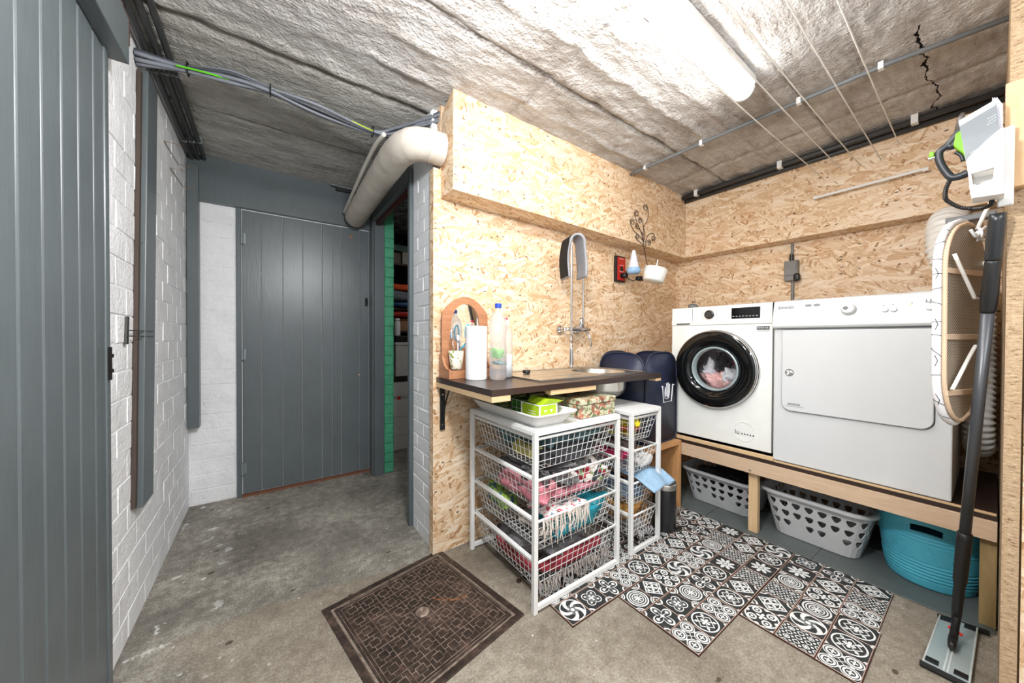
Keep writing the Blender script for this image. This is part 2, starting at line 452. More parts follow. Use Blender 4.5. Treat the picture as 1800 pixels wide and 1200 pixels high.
WL = struct('wall_left', box(-.60, -.4673, 1.74, 3.45, 0, 2.6), WHITE_BRICK)
bricks(WL, 'X', -.466, 1, 1.785, 3.325, 0, 2.5, .1085, .232, WHITE_BRICK, joint=.0032, seed=3)
WF = struct('wall_far', box(-.6, .95, 3.3313, 3.5, 0, 2.6), WHITE_BRICK)
bricks(WF, 'Y', 3.33, -1, -.464, -.2, 0, 2.2, .1085, .62, WHITE_BRICK, joint=.0035, seed=5)
WM = struct('wall_middle', box(.7613, .92, 1.865, 2.17, 0, 2.6), JAMB_BRICK)
bricks(WM, 'X', .76, -1, 1.868, 2.17, 0, 2.52, .088, .215, JAMB_BRICK, seed=9)
WP = struct('wall_pier', box(.845, .925, 3.165, 3.5, 0, 2.5), GREEN_BRICK)
bricks(WP, 'Y', 3.158, -1, .842, .93, 0, 2.3, .088, .2, GREEN_BRICK, seed=12)

# OSB-clad walls
struct('wall_sink', MB().box(.79, 3.27, 1.81, 1.862, 0, 2.53).box(.747, .79, 1.81, 1.862, 0, 2.165), OSB)
struct('wall_machines', box(3.25, 3.30, -.2, 1.86, 0, 2.53), OSB)
WC = sroot('wall_near', (1.95, -.02, 0))
obj('panel', box(1.945, 3.25, -.052, -.02, 0, 2.53), EDGE, WC, uvrot=True)
obj('panel', box(1.957, 1.977, -1.1, -.0565, 0, 2.53), OSB, WC)
obj('stud', box(1.98, 2.05, -.1, -.0535, 0, 2.52), wood('pine', srgb(206, 170, 126), srgb(228, 198, 156)), WC)
PINE = MC['pine']
# boxed-in ducts under the ceiling
T1 = sroot('trim_1', (.79, 1.65, 2.0))
def zb(x): return 2.0-(x-.79)/(3.11-.79)*.04
obj('front_panel', MB().hexa([(.79, 1.65, zb(.79)), (3.13, 1.65, zb(3.13)), (3.13, 1.668, zb(3.13)), (.79, 1.668, zb(.79))], [(.79, 1.65, 2.525), (3.13, 1.65, 2.525), (3.13, 1.668, 2.525), (.79, 1.668, 2.525)]), OSB, T1)
obj('bottom_panel', MB().hexa([(.79, 1.6685, zb(.79)), (3.25, 1.6685, zb(3.25)), (3.25, 1.81, zb(3.25)), (.79, 1.81, zb(.79))], [(.79, 1.6685, zb(.79)+.018), (3.25, 1.6685, zb(3.25)+.018), (3.25, 1.81, zb(3.25)+.018), (.79, 1.81, zb(.79)+.018)]), OSB, T1)
obj('end_panel', MB().prism([(1.6685, 2.019), (1.81, 2.019), (1.81, 2.40), (1.795, 2.45), (1.78, 2.475), (1.72, 2.5), (1.70, 2.518), (1.6685, 2.518)], 'X', .792, .808), osb('oriented strand board end', .93), T1)
T2 = sroot('trim_2', (3.11, 0, 1.95))
obj('front_panel', MB().hexa([(3.11, -.018, 1.945), (3.128, -.018, 1.945), (3.128, 1.648, 1.96), (3.11, 1.648, 1.96)], [(3.11, -.018, 2.525), (3.128, -.018, 2.525), (3.128, 1.648, 2.525), (3.11, 1.648, 2.525)]), OSB, T2)
obj('bottom_panel', MB().hexa([(3.1285, -.018, 1.945), (3.25, -.018, 1.945), (3.25, 1.667, 1.96), (3.1285, 1.667, 1.96)], [(3.1285, -.018, 1.963), (3.25, -.018, 1.963), (3.25, 1.667, 1.978), (3.1285, 1.667, 1.978)]), OSB, T2)

# ------------------------------------------------------------------ doors and painted joinery
D1 = sroot('door_1', (-.44, 1.2, 0))
edges = [-.25, -.12, .03, .15, .27, .39, .50, .61, .715, .815, .915, 1.015, 1.115, 1.215, 1.317, 1.415, 1.513, 1.617, 1.697]
for a, b in zip(edges, edges[1:]):
    g = .0035
    mb = MB().prism([(a, -.47), (a, -.447), (a+g, -.4405), (a+g*2, -.4425), (a+g*3, -.44), (b-g, -.44), (b, -.447), (b, -.47)], 'Z', .012, 2.165)
    mb.v = [(y, x, z) for x, y, z in mb.v]; mb.f = [tuple(reversed(f)) for f in mb.f]
    obj('plank', mb, GREY, D1)
obj('plank_backing', box(-.48, -.4705, -.25, 1.70, .012, 2.165), GREYD, D1)
obj('latch_plate', MB().box(-.446, -.43, 1.704, 1.722, 1.075, 1.185).box(-.44, -.425, 1.708, 1.718, 1.10, 1.112).box(-.44, -.425, 1.708, 1.718, 1.15, 1.162), plain('blackened iron', srgb(38, 36, 34), .5, .6), D1, label='blackened iron latch keep')
T3 = sroot('trim_3', (-.44, 1.72, 0))
obj('door_stile', box(-.48, -.436, 1.7, 1.727, 0, 2.2), GREY, T3, bevel=.004)
obj('door_post', box(-.53, -.448, 1.7295, 1.782, 0, 2.32), GREYD, T3, bevel=.005)
obj('door_hood', box(-.50, -.395, -.4, 1.765, 2.17, 2.33), GREY, T3, bevel=.003)
obj('steel_lintel', box(-.52, -.43, -.4, 1.93, 2.331, 2.43), plain('red oxide steel', srgb(92, 52, 40), .7, var=.3, scale=20, bump=.3), T3, label='red-brown flaking steel lintel')
rb = MB().blob((-.47, 1.93, 2.42), (.09, .16, .13), .5, 9, .8, seed=4); obj('mortar_lump', rb, plain('crumbling mortar', srgb(150, 142, 130), .9, var=.25, bump=.9), T3, smooth=True)
struct('wall_left_rear', box(-.62, -.53, -1.6, 1.74, 0, 2.6), WHITE_BRICK)

D2 = sroot('door_2', (.3, 3.32, 0))
ed = [-.163, -.047, .093, .233, .372, .447, .521, .672, .752]
ed = [-.163, -.045, .095, .232, .372, .452, .522, .672, .752]
for i, (a, b) in enumerate(zip(ed, ed[1:])):
    g = .003; yo = 3.318+(.0015 if i % 2 else 0)
    mb = MB().prism([(a+.0012, 3.335), (a+.0012, yo+.006), (a+g, yo), (b-g, yo), (b-.0012, yo+.006), (b-.0012, 3.335)], 'Z', .022, 2.185)
    obj('plank', mb, GREY, D2)
HG = plain('painted hinge grey', srgb(128, 138, 140), .4, .2)
for z in (1.97, 1.09, .215):
    h = obj('hinge', MB().tube([(-.163, 3.303, z-.045), (-.163, 3.303, z+.045)], .009, 10).box(-.19, -.14, 3.309, 3.316, z-.04, z+.04), HG, D2)
pz = 1.545
obj('pull', MB().box(.715, .738, 3.312, 3.318, pz-.04, pz+.035).tube([(.726, 3.312, pz+.02), (.726, 3.295, pz+.02), (.728, 3.288, pz), (.726, 3.3, pz-.02)], .004, 8), plain('black iron', srgb(22, 22, 22), .4, .5), D2, label='black iron finger pull')
obj('knot', MB().lathe([(.014, 0), (.013, -.002), (.004, -.003)], (.60, 3.318, 2.115), 'Y', 14), plain('bare knot wood', srgb(150, 102, 70), .6), D2, label='bare brown knot near the top')
obj('spyhole', MB().lathe([(.007, 0), (.006, -.002), (.001, -.002)], (.665, 3.318, .885), 'Y', 12), plain('bare chip', srgb(226, 190, 160), .6), D2, label='bare chip of wood')
T4 = sroot('trim_4', (.3, 3.3, 0))
obj('left_post', box(-.197, -.167, 3.305, 3.34, 0, 2.2), GREYD, T4, bevel=.003)
obj('right_post', box(.754, .80, 3.27, 3.34, 0, 2.2), GREYD, T4, bevel=.003)
obj('lintel_board', box(-.463, .80, 3.285, 3.335, 2.195, 2.535), GREY, T4)
obj('threshold', box(-.167, .755, 3.29, 3.335, -.001, .014), plain('rusty threshold', srgb(120, 78, 58), .8), T4, label='rust-brown threshold strip')
T5 = sroot('trim_5', (.76, 2.6, 0))
obj('left_jamb', box(.758, .842, 3.15, 3.27, 0, 2.3), GREYD, T5, bevel=.003)
obj('left_stop', box(.744, .757, 3.165, 3.255, 0, 2.25), GREY, T5, bevel=.002)
obj('right_jamb', box(.738, .79, 2.175, 2.215, 0, 2.3), GREYD, T5, bevel=.003)
obj('header_board', box(.745, .80, 2.172, 3.285, 2.302, 2.53), GREY, T5)
obj('header_rail', box(.735, .80, 2.216, 3.149, 2.235, 2.30), GREY, T5, bevel=.003)
obj('header_stop', box(.77, .80, 2.216, 3.149, 2.205, 2.234), plain('oxblood paint', srgb(70, 24, 20), .5), T5, label='dark red strip under the header')

# raised grey battens on the brick
def quadbat(name, pts, x0, x1, zt, mat):
    (ya, yb, yc, yd), (zb_, zt_) = pts, zt
    mb = MB().hexa([(x0, ya, zb_), (x1, ya, zb_), (x1, yb, zb_), (x0, yb, zb_)], [(x0, yc, zt_), (x1, yc, zt_), (x1, yd, zt_), (x0, yd, zt_)])
    return mb
b1 = struct('trim_6', quadbat('', (2.07, 2.225, 2.19, 2.345), -.463, -.432, (.50, 2.40), GREY), GREY, bevel=.004)
obj('edge_strip', quadbat('', (2.045, 2.069, 2.165, 2.189), -.463, -.45, (.51, 2.38), GREYD), plain('brown batten strip', srgb(70, 58, 50), .7), b1, label='thin brown strip along its edge')  # thin dark brown strip beside the batten
b2 = struct('trim_7', quadbat('', (3.235, 3.315, 3.25, 3.315), -.463, -.40, (.58, 2.43), GREY), GREY, bevel=.004)

# ------------------------------------------------------------------ store room beyond the opening
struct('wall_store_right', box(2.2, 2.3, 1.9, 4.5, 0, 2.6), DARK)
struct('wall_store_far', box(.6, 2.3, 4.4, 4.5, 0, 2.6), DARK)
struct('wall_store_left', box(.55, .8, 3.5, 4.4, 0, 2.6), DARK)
m = MatB('silver insulation foil'); cc = m.coord('UV'); m.base(srgb(190, 200, 205)).set(rough=.25, metal=.9).bump(m.noise(cc, 9, 4, .6, 2), 1.0, .05)
struct('ceiling_store', box(.93, 2.2, 1.9, 4.4, 2.42, 2.44), m.m)
area('store_room_fill', (1.75, 3.0, 2.39), (.5, .1), 4)  # unseen dim light standing in for stray light in the store
# ------------------------------------------------------------------ shared object materials
STEELW = plain('white powder-coated steel', srgb(236, 236, 234), .35, var=.02)
WPL = plain('white plastic', srgb(238, 238, 236), .35, var=.02)
BLACKP = plain('black plastic', srgb(24, 24, 25), .4)
CHROME = plain('chrome', srgb(215, 215, 218), .12, 1, var=.02)
STAIN = plain('brushed stainless steel', srgb(205, 203, 198), .28, 1, var=.05)
PIPEG = plain('grey conduit plastic', srgb(112, 116, 118), .45)
PIPED = plain('dark grey conduit plastic', srgb(58, 58, 58), .45, var=.15)
BLACKI = plain('black powder-coated iron', srgb(28, 30, 30), .45, .2)

# ------------------------------------------------------------------ ceiling lamp
L = thing('ceiling_lamp', 'long white tube lamp glowing on the concrete ceiling', 'lamp', (1.2, .74, 2.52))
obj('housing', MB().prism([(.69, 2.515), (.685, 2.48), (.70, 2.468), (.78, 2.468), (.795, 2.48), (.79, 2.515)], 'X', .45, 1.95), WPL, L, bevel=.004)
m = MatB('glowing diffuser'); m.base((.9, .9, .9)).set(rough=.4); m.b.inputs['Emission Color'].default_value = (1, .985, .96, 1); m.b.inputs['Emission Strength'].default_value = LAMP
pr = [(.74+.049*math.cos(a), 2.467-.052*math.sin(a)) for a in [PI*i/12 for i in range(13)]]
obj('diffuser', MB().prism(pr, 'X', .46, 1.925), m.m, L, smooth=False)
m = MatB('clear end cap'); m.base((.9, .92, .95)).set(rough=.15, trans=.6)
obj('end_cap', MB().prism([(.74+.052*math.cos(a), 2.467-.055*math.sin(a)) for a in [PI*i/12 for i in range(13)]], 'X', 1.926, 1.955), m.m, L, bevel=.012)
for x in (.75, 1.2, 1.65):
    for y in (.684, .796): obj('clip', box(x-.015, x+.015, y-.006, y+.006, 2.455, 2.485), STAIN, L)

# ------------------------------------------------------------------ clotheslines and their rod
CORD = plain('white clothesline cord', srgb(232, 230, 224), .6)
for i, (y, ye, z, lab) in enumerate([(.735, .715, 2.36, 'nearest the sink wall, passing behind the lamp end'), (.605, .60, 2.345, 'second from the sink wall, beside the lamp'),
        (.525, .51, 2.335, 'middle one of the five'), (.39, .42, 2.335, 'fourth from the sink wall'), (.30, .345, 2.395, 'farthest from the sink wall')]):
    n = 24; x0 = .15
    pts = [(x0+(3.108-x0)*k/n, y+(ye-y)*k/n, z+.0-.02*math.sin(PI*k/n)) for k in range(n+1)]
    if i == 0: pts = [(x, yy, min(z_, 2.36)) for x, yy, z_ in pts]
    tag(obj('clothesline', tb(pts, .0028, 6), CORD), 'white cord clothesline, '+lab, 'clothesline', 'clotheslines under the ceiling')
R_ = thing('hanging_rod', 'slim white rod hung level on the boarded wall under the clotheslines', 'rod', (3.06, .47, 2.19))
obj('rod', tb([(3.06, .722, 2.19), (3.06, .235, 2.195)], .008, 10), WPL, R_)
for y in (.72, .237): obj('end_cap', tb([(3.06, y-.01, 2.192), (3.06, y+.012, 2.192)], .011, 10), WPL, R_)
for y in (.66, .30): obj('bracket', tb([(3.06, y, 2.2), (3.085, y, 2.205), (3.109, y, 2.205)], .004, 6), WPL, R_)

# ------------------------------------------------------------------ conduits and cables
c1 = thing('conduit', 'single grey conduit clipped across the ceiling above the machines', 'pipe', (2.32, .8, 2.5))
obj('pipe', tb([(2.39, -.02, 2.493), (2.335, .3, 2.493), (2.31, .9, 2.494), (2.29, 1.58, 2.492), (2.285, 1.643, 2.488)], .011, 10), PIPEG, c1, smooth=True)
for y, x in ((.32, 2.334), (.62, 2.322), (1.12, 2.304), (1.52, 2.292)): obj('clip', box(x-.013, x+.013, y-.009, y+.009, 2.479, 2.512), WPL, c1)
for j, (x, z, r) in enumerate(((3.050, 2.486, .018), (3.092, 2.462, .015), (3.090, 2.496, .015))):
    t = thing('conduit', ['thick dark conduit along the ceiling corner over the machines, outermost of three', 'lowest dark conduit in the ceiling corner over the machines',
                          'dark conduit tucked highest in the ceiling corner over the machines'][j], 'pipe', (x, .8, z), group='dark conduits over the machines')
    obj('pipe', tb([(x, -.018, z), (x, .8, z), (x, 1.645, z)], r, 10), PIPED, t, smooth=True)
    if j == 0:
        for y in (.28, .92, 1.52): obj('clip', MB().box(x-.021, x+.018, y-.014, y+.014, z-.021, z+.03), WPL, t)
for j, (x, z) in enumerate(((-.435, 2.475), (-.398, 2.482), (-.362, 2.488))):
    t = thing('conduit', ['dark conduit along the left brick wall top, nearest the wall', 'dark conduit above the left brick wall, middle of three', 'dark conduit above the left brick wall, farthest out'][j],
              'pipe', (x, 2.4, z), group='dark conduits over the white brick wall')
    obj('pipe', tb([(x, .5, z), (x, 1.9, z), (x-.004*j, 3.27, z)], .013, 10), PIPED, t, smooth=True)
    for y in (1.75, 2.3, 3.0): obj('clip', box(x-.014, x+.014, y-.006, y+.006, z-.014, z+.03), PIPEG, t)
cb = thing('cable_bundle', 'sagging bundle of grey cables tied across the passage ceiling', 'cables', (.15, 2.1, 2.44))
CG = plain('grey cable sheath', srgb(118, 122, 130), .45); CG2 = plain('dark cable sheath', srgb(66, 70, 76), .45); CY = plain('yellow-green earth wire', srgb(178, 205, 30), .45)
ctrl = [(-.46, 2.15, 2.42), (-.295, 2.13, 2.432), (-.14, 2.11, 2.45), (.01, 2.095, 2.445), (.22, 2.10, 2.432), (.50, 2.125, 2.425), (.62, 2.08, 2.44), (.74, 1.92, 2.462), (.80, 1.84, 2.475)]
rd = random.Random(4)
for k in range(9):
    a = 2*PI*k/8; rr = .024 if k else 0
    pts = []
    for i, p in enumerate(ctrl):
        sp = .45 if i in (1, 3, 5) else 1.0
        pts.append((p[0], p[1]+rr*sp*math.cos(a+i*.35)*1.2+rd.uniform(-.004, .004), p[2]+rr*sp*math.sin(a+i*.35)+rd.uniform(-.003, .003)))
    ey = k == 1
    if ey: pts = [(p[0], p[1]-.008, p[2]-.012) for p in pts[1:6]]
    obj('cable', tb(spline(pts, 5), .004 if ey else rd.choice((.008, .0095)), 6), CY if ey else (CG2 if k % 4 == 3 else CG), cb, smooth=True, label='yellow-green earth wire' if ey else None)
for i in (1, 3, 5):
    p = ctrl[i]; obj('cable_tie', tb([(p[0], p[1]+.031*math.cos(a), p[2]+.027*math.sin(a)) for a in [2*PI*q/12 for q in range(12)]], .003, 5, closed=True), BLACKP, cb)
lt = thing('closer_box', 'small black box fixed where the grey lintel meets the ceiling', 'box', (.56, 3.27, 2.5))
obj('body', box(.47, .64, 3.245, 3.284, 2.475, 2.515), BLACKP, lt, bevel=.004); obj('rail', box(.43, .66, 3.235, 3.2445, 2.498, 2.512), PIPEG, lt)

g_ = spline([(-.33, 2.105, 2.418), (-.24, 2.095, 2.424), (-.15, 2.10, 2.432)], 6); obj('cable', tb(g_, .004, 6), plain('bright green wire', srgb(96, 200, 30), .4), cb, label='bright green wire end')
# lagged pipe with elbow
LAG = plain('plastered pipe lagging', srgb(204, 196, 184), .75, var=.12, scale=9, bump=.7, bscale=16)
lp = thing('lagged_pipe', 'fat white lagged pipe with an elbow under the passage ceiling', 'pipe', (.64, 2.4, 2.3))
cen = spline([(.615, 3.24, 2.255), (.61, 2.9, 2.262), (.605, 2.5, 2.266), (.60, 2.15, 2.265), (.602, 1.95, 2.263), (.635, 1.83, 2.26), (.70, 1.785, 2.257), (.745, 1.778, 2.255), (.787, 1.775, 2.255)], 7)
nn = len(cen); rs = [.083+.003*mnoise.noise(Vector((i*.7, 0, 0))) for i in range(nn)]; rs[0] = .07; rs[-1] = .082
obj('lagging', tb(cen, rs, 28), LAG, lp, smooth=True)
obj('seam_band', tb([cen[-14]+q for q in [Vector((0.0, 0, 0))]]+[cen[-13]], .0865, 28), LAG, lp, smooth=True)
sp_ = [(.53, 3.24, 2.29), (.52, 2.8, 2.31), (.512, 2.4, 2.33), (.508, 2.1, 2.335), (.52, 1.95, 2.335)]
obj('slim_pipe', tb(spline(sp_, 6), .012, 8), plain('off-white pipe', srgb(214, 210, 200), .5), lp, smooth=True, label='slim off-white pipe running along the lagging')
# wire coat hooks on the left wall
HK = plain('brown wire', srgb(140, 112, 88), .5, .4)
for (y, z, lab) in ((2.64, 2.29, 'thin brown wire hook high on the white wall, upper one'), (2.78, 2.20, 'thin brown wire hook on the white wall, lower one')):
    t = tag(obj('wire_hook', MB().tube([(-.462, y, z), (-.40, y+.005, z)], .0018, 6).tube([(-.463, y, z), (-.463, y+.36, z+.02)], .0018, 6).tube([(-.463, y+.36, z+.02), (-.41, y+.365, z+.02), (-.405, y+.365, z+.04)], .0018, 6), HK), lab, 'hook')
lk = thing('latch_rod', 'dark iron latch with a thin rod on the left brick wall', 'latch', (-.462, 2.0, 1.25))
obj('plate', MB().hexa([(-.462, 1.975, 1.19), (-.455, 1.975, 1.19), (-.455, 2.0, 1.19), (-.462, 2.0, 1.19)], [(-.462, 1.99, 1.30), (-.455, 1.99, 1.30), (-.455, 2.01, 1.30), (-.462, 2.01, 1.30)]), plain('dull iron', srgb(84, 84, 80), .5, .7), lk)
for z in (1.245, 1.222): obj('rod', tb([(-.452, 1.985, z), (-.425, 2.2, z)], .002, 6), plain('dull iron', srgb(84, 84, 80)), lk)

# ------------------------------------------------------------------ worktop with sink
DKLAM = plain('dark brown laminate', srgb(52, 38, 34), .28, var=.15)
wt = thing('worktop', 'dark worktop fixed to the boarded wall, carrying the sink', 'worktop', (1.4, 1.5, 1.0))
X0, X1, Y0, Y1 = .765, 2.03, 1.222, 1.808
mb = MB()
sx, sy, sr = 1.80, 1.535, .185
def plate_hole(mb, x0, x1, y0, y1, z, cx, cy, r, n=32):
    """flat plate in z with a round hole"""
    ang = [2*PI*k/n for k in range(n)]; o = len(mb.v)
    for a in ang: mb.v.append((cx+r*math.cos(a), cy+r*math.sin(a), z))
    for a in ang:
        c_, s_ = math.cos(a), math.sin(a)
        t = min(((x1-cx)/c_ if c_ > 1e-9 else (x0-cx)/c_ if c_ < -1e-9 else 9e9), ((y1-cy)/s_ if s_ > 1e-9 else (y0-cy)/s_ if s_ < -1e-9 else 9e9))
        mb.v.append((cx+t*c_, cy+t*s_, z))
    for k in range(n): l = (k+1) % n; mb.f.append((o+k, o+n+k, o+n+l, o+l))
    # corners
    for (qx, qy) in ((x1, y1), (x0, y1), (x0, y0), (x1, y0)):
        a = math.atan2(qy-cy, qx-cx) % (2*PI); k = int(a/(2*PI)*n) % n; l = (k+1) % n
        mb.v.append((qx, qy, z)); mb.f.append((o+n+k, len(mb.v)-1, o+n+l))
    return mb
mb.box(X0, sx-.192, Y0, Y1, .972, 1.0); mb.box(sx+.192, X1, Y0, Y1, .972, 1.0); mb.box(sx-.192, sx+.192, Y0, sy-.192, .972, 1.0); mb.box(sx-.192, sx+.192, sy+.192, Y1, .972, 1.0)
obj('board', mb, DKLAM, wt)
obj('batten', box(X0, .862, Y0+.001, Y0+.045, .946, .9715), PINE, wt, uvrot=False)
obj('batten', box(1.10, 1.42, Y0+.003, Y0+.045, .948, .9715), PINE, wt)
obj('batten', box(X0, X0+.04, Y0+.046, Y1, .946, .9715), PINE, wt)
obj('batten', box(1.975, 2.029, Y0+.001, Y0+.05, .955, .9715), PINE, wt)
for x in (.80, 1.955):
    bk = obj('bracket', MB().box(x-.014, x+.014, 1.798, 1.808, .70, .945).box(x-.014, x+.014, 1.46, 1.808, .938, .9455), BLACKI, wt, bevel=.001)
    obj('brace', tb(arc((x, 1.45, .72), .34, 0.02, 1.0, 10, (0, 1, 0), (0, 0, 1))[:9], .005, 6), BLACKI, bk)
    for z in (.73, .90): obj('screw', MB().lathe([(.006, 1.798), (.005, 1.795), (.001, 1.794)], (x, 0, z), 'Y', 8), STAIN, bk)
sk = thing('sink', 'stainless steel inset sink with round bowl and ribbed drainer', 'sink', (1.55, 1.54, 1.0))
mb = MB(); plate_hole(mb, 1.56, 2.0, 1.318, 1.775, 1.005, sx, sy, sr)
mb.sheet(lambda u, v: (1.115+u*.445, 1.318+v*.457, 1.005-(.004*max(0, math.sin(v*PI*9)) if .08 < u < .94 and .05 < v < .95 else 0)), 30, 90)
obj('plate', mb, STAIN, sk, smooth=True)
obj('rim', MB().box(1.112, 2.003, 1.315, 1.321, 1.0, 1.0075).box(1.112, 2.003, 1.772, 1.778, 1.0, 1.0075).box(1.112, 1.118, 1.321, 1.772, 1.0, 1.0075).box(1.997, 2.003, 1.321, 1.772, 1.0, 1.0075), STAIN, sk)
obj('bowl', MB().lathe([(sr, 1.005), (sr-.006, .998), (sr-.01, .90), (sr-.025, .865), (sr-.055, .846), (.03, .842), (.03, .838), (.001, .838)], (sx, sy, 0), n=48, capa=False), STAIN, sk, smooth=True, solid=.0015)
obj('waste', MB().lathe([(.028, .8365), (.028, .824), (.02, .822), (.016, .821)], (sx, sy, 0), n=20), WPL, sk, smooth=True)
pg = thing('sink_plug', 'small black rubber plug lying on the sink drainer', 'plug', (1.265, 1.66, 1.006))
obj('plug', MB().lathe([(.018, 1.0065), (.023, 1.012), (.024, 1.024), (.02, 1.028), (.001, 1.028)], (1.265, 1.63, 0), n=20), BLACKP, pg, smooth=True); obj('ring', tb(arc((1.265, 1.63, 1.034), .008, 0, 2*PI, 12, (1, 0, 0), (0, 0, 1)), .0015, 6), CHROME, pg)

# wall mixer with tall spout
tp = thing('wall_tap', 'chrome wall mixer tap with a tall arched spout over the sink', 'tap', (1.86, 1.808, 1.29))
for x in (1.705, 1.872): obj('flange', MB().lathe([(.034, 1.808), (.032, 1.798), (.022, 1.788), (.014, 1.775), (.014, 1.742)], (x, 0, 1.283), 'Y', 24), CHROME, tp, smooth=True)
obj('body', MB().lathe([(.001, 1.69), (.013, 1.695), (.016, 1.71), (.015, 1.75), (.018, 1.80), (.018, 1.90), (.013, 1.91), (.012, 1.93), (.001, 1.933)], (0, 1.73, 1.285), 'X', 20), CHROME, tp, smooth=True)
obj('handle', MB().lathe([(.016, 1.30), (.02, 1.325), (.02, 1.35), (.012, 1.368), (.001, 1.37)], (1.835, 1.725, 0), n=18).tube([(1.87, 1.705, 1.275), (1.88, 1.68, 1.22), (1.885, 1.67, 1.15)], (.010, .007, .006), 10), CHROME, tp, smooth=True)
top = spline([(1.855, 1.725, 1.29), (1.857, 1.727, 1.5), (1.858, 1.73, 1.80), (1.855, 1.725, 1.875), (1.82, 1.70, 1.915), (1.74, 1.645, 1.925), (1.63, 1.59, 1.89), (1.577, 1.565, 1.83), (1.57, 1.56, 1.7), (1.57, 1.56, 1.2)], 6)
obj('spout', tb(top, .0075, 12), CHROME, tp, smooth=True)
obj('nozzle', MB().lathe([(.012, 1.035), (.0135, 1.05), (.012, 1.14), (.009, 1.20)], (1.57, 1.56, 0), n=16), CHROME, tp, smooth=True)
cl = thing('wiping_cloth', 'grey microfibre cloth draped over the top of the tall tap spout', 'cloth', (1.66, 1.6, 1.9))
CLG = plain('grey microfibre', srgb(150, 150, 154), .9, var=.1, bump=.5, bscale=150)
m = MatB('dark mesh pad'); uv = m.coord('UV'); x, y, z = m.sep(m.map(uv, (38, 38, 38), (0, 0, .5)))
m.base(m.mix(x.fr().lt(.2).mx(z.fr().lt(.2)), srgb(58, 56, 56), srgb(20, 20, 20))).set(rough=.9)
def loop_pad(cx, cy, U, E, zt, drop, half, t0, t1, wid, off=0):
    """folded pad hanging over the pipe: inverted U in the U-z plane, extruded along E"""
    def fn(u, v):
        t = t0+(t1-t0)*v; a = abs(t); sg_ = math.copysign(1, t)
        if a < .25: ang = a/.25*PI/2; h, z = (half+off)*math.sin(ang), zt+off-.05*(1-math.cos(ang))
        else: q = (a-.25)/.75; h, z = half+off+.012*math.sin(q*2.6), zt+off-.05-drop*q
        e = (u-.5)*wid+.006*math.sin(q*5 if a >= .25 else 0)
        return (cx+U[0]*h*sg_+E[0]*e, cy+U[1]*h*sg_+E[1]*e, z)
    return MB().sheet(fn, 10, 40)
UU, EE = (.75, -.66), (.35, .94)
obj('pad', loop_pad(1.628, 1.602, UU, EE, 1.885, .225, .045, -1, 1, .13), CLG, cl, smooth=True, solid=.014)
obj('mesh_side', loop_pad(1.628, 1.602, UU, EE, 1.885, .225, .045, -1.0, -.12, .128, .0085), m.m, cl, smooth=True, solid=.002, label='black mesh scouring side')

# ------------------------------------------------------------------ things on the worktop
WALN = wood('varnished pine', srgb(150, 96, 64), srgb(196, 142, 104), .4, (3, 22))
mr = thing('toilet_mirror', 'wooden arched mirror stand with oval mirror at the worktop end', 'mirror', (.9, 1.75, 1.0))
base = [(.776, 1.0015), (1.045, 1.0015)]
obj('shelf_base', box(.776, 1.07, 1.665, 1.795, 1.001, 1.014), WALN, mr)
def cheek(x): return MB().prism([(1.665, 1.0145), (1.795, 1.0145), (1.795, 1.13), (1.76, 1.115), (1.73, 1.07), (1.70, 1.052), (1.665, 1.05)], 'X', x, x+.012)
obj('cheek', cheek(.777), WALN, mr); obj('cheek', cheek(1.058), WALN, mr)
obj('front_lip', box(.79, 1.057, 1.665, 1.676, 1.0145, 1.045), WALN, mr)
# arched board with oval hole
cxm, czm = .925, 1.29; outer = []; inner = []; N = 40
for k in range(N):
    a = 2*PI*k/N; inner.append((cxm+.092*math.cos(a), czm+.125*math.sin(a)))
    c_, s_ = math.cos(a), math.sin(a)
    def topz(x):
        t = abs(x-cxm)/.146
        return 1.455-.06*min(1, t/.8)**2 if t < .8 else 1.395-.035*(t-.8)/.2
    lo, hi = 0, .6
    for _ in range(24):
        mid = (lo+hi)/2; x, z = cxm+mid*c_, czm+mid*s_
        if abs(x-cxm) < .146 and 1.0145 < z < topz(x): lo = mid
        else: hi = mid
    outer.append((cxm+lo*c_, czm+lo*s_))
mb = MB()
for y in (1.762, 1.776): mb.v += [(p[0], y, p[1]) for p in outer]+[(p[0], y, p[1]) for p in inner]
for k in range(N):
    l = (k+1) % N
    mb.f += [(k, l, N+l, N+k), (2*N+l, 2*N+k, 3*N+k, 3*N+l), (l, k, 2*N+k, 2*N+l), (N+k, N+l, 3*N+l, 3*N+k)]
obj('arched_frame', mb, WALN, mr)
obj('mirror_glass', MB().add([(cxm+.093*math.cos(2*PI*k/40), 1.771, czm+.126*math.sin(2*PI*k/40)) for k in range(40)], [tuple(range(40))]), plain('mirror silver', (.9, .9, .9), .03, 1, var=0), mr)
cp = thing('cup', 'tapered cup with green leaf pattern on the mirror shelf', 'cup', (.83, 1.71, 1.0145))
m = MatB('leaf print'); c = m.coord('Object'); n1 = m.noise(c, 38, 2, .5, 1.0); n2 = m.noise(c, 60, 3)
m.base(m.mix(n2.gt(.6)*.6, m.mix(n1.gt(.575), srgb(232, 224, 208), srgb(132, 148, 70)), srgb(150, 130, 124))).set(rough=.35)
obj('cup_wall', MB().lathe([(.001, 1.047), (.030, 1.047), (.032, 1.05), (.043, 1.15), (.0415, 1.15), (.030, 1.056), (.001, 1.055)], (.842, 1.715, 0), n=28, capa=False, capb=False), m.m, cp, smooth=True)
def stick(name, label, cat, pts, r, mat, head=None, hm=None):
    t = thing(name, label, cat, pts[0]); obj('handle', tb(pts, r, 8), mat, t, smooth=True)
    if head: obj('head', head, hm or mat, t, smooth=True)
    return t
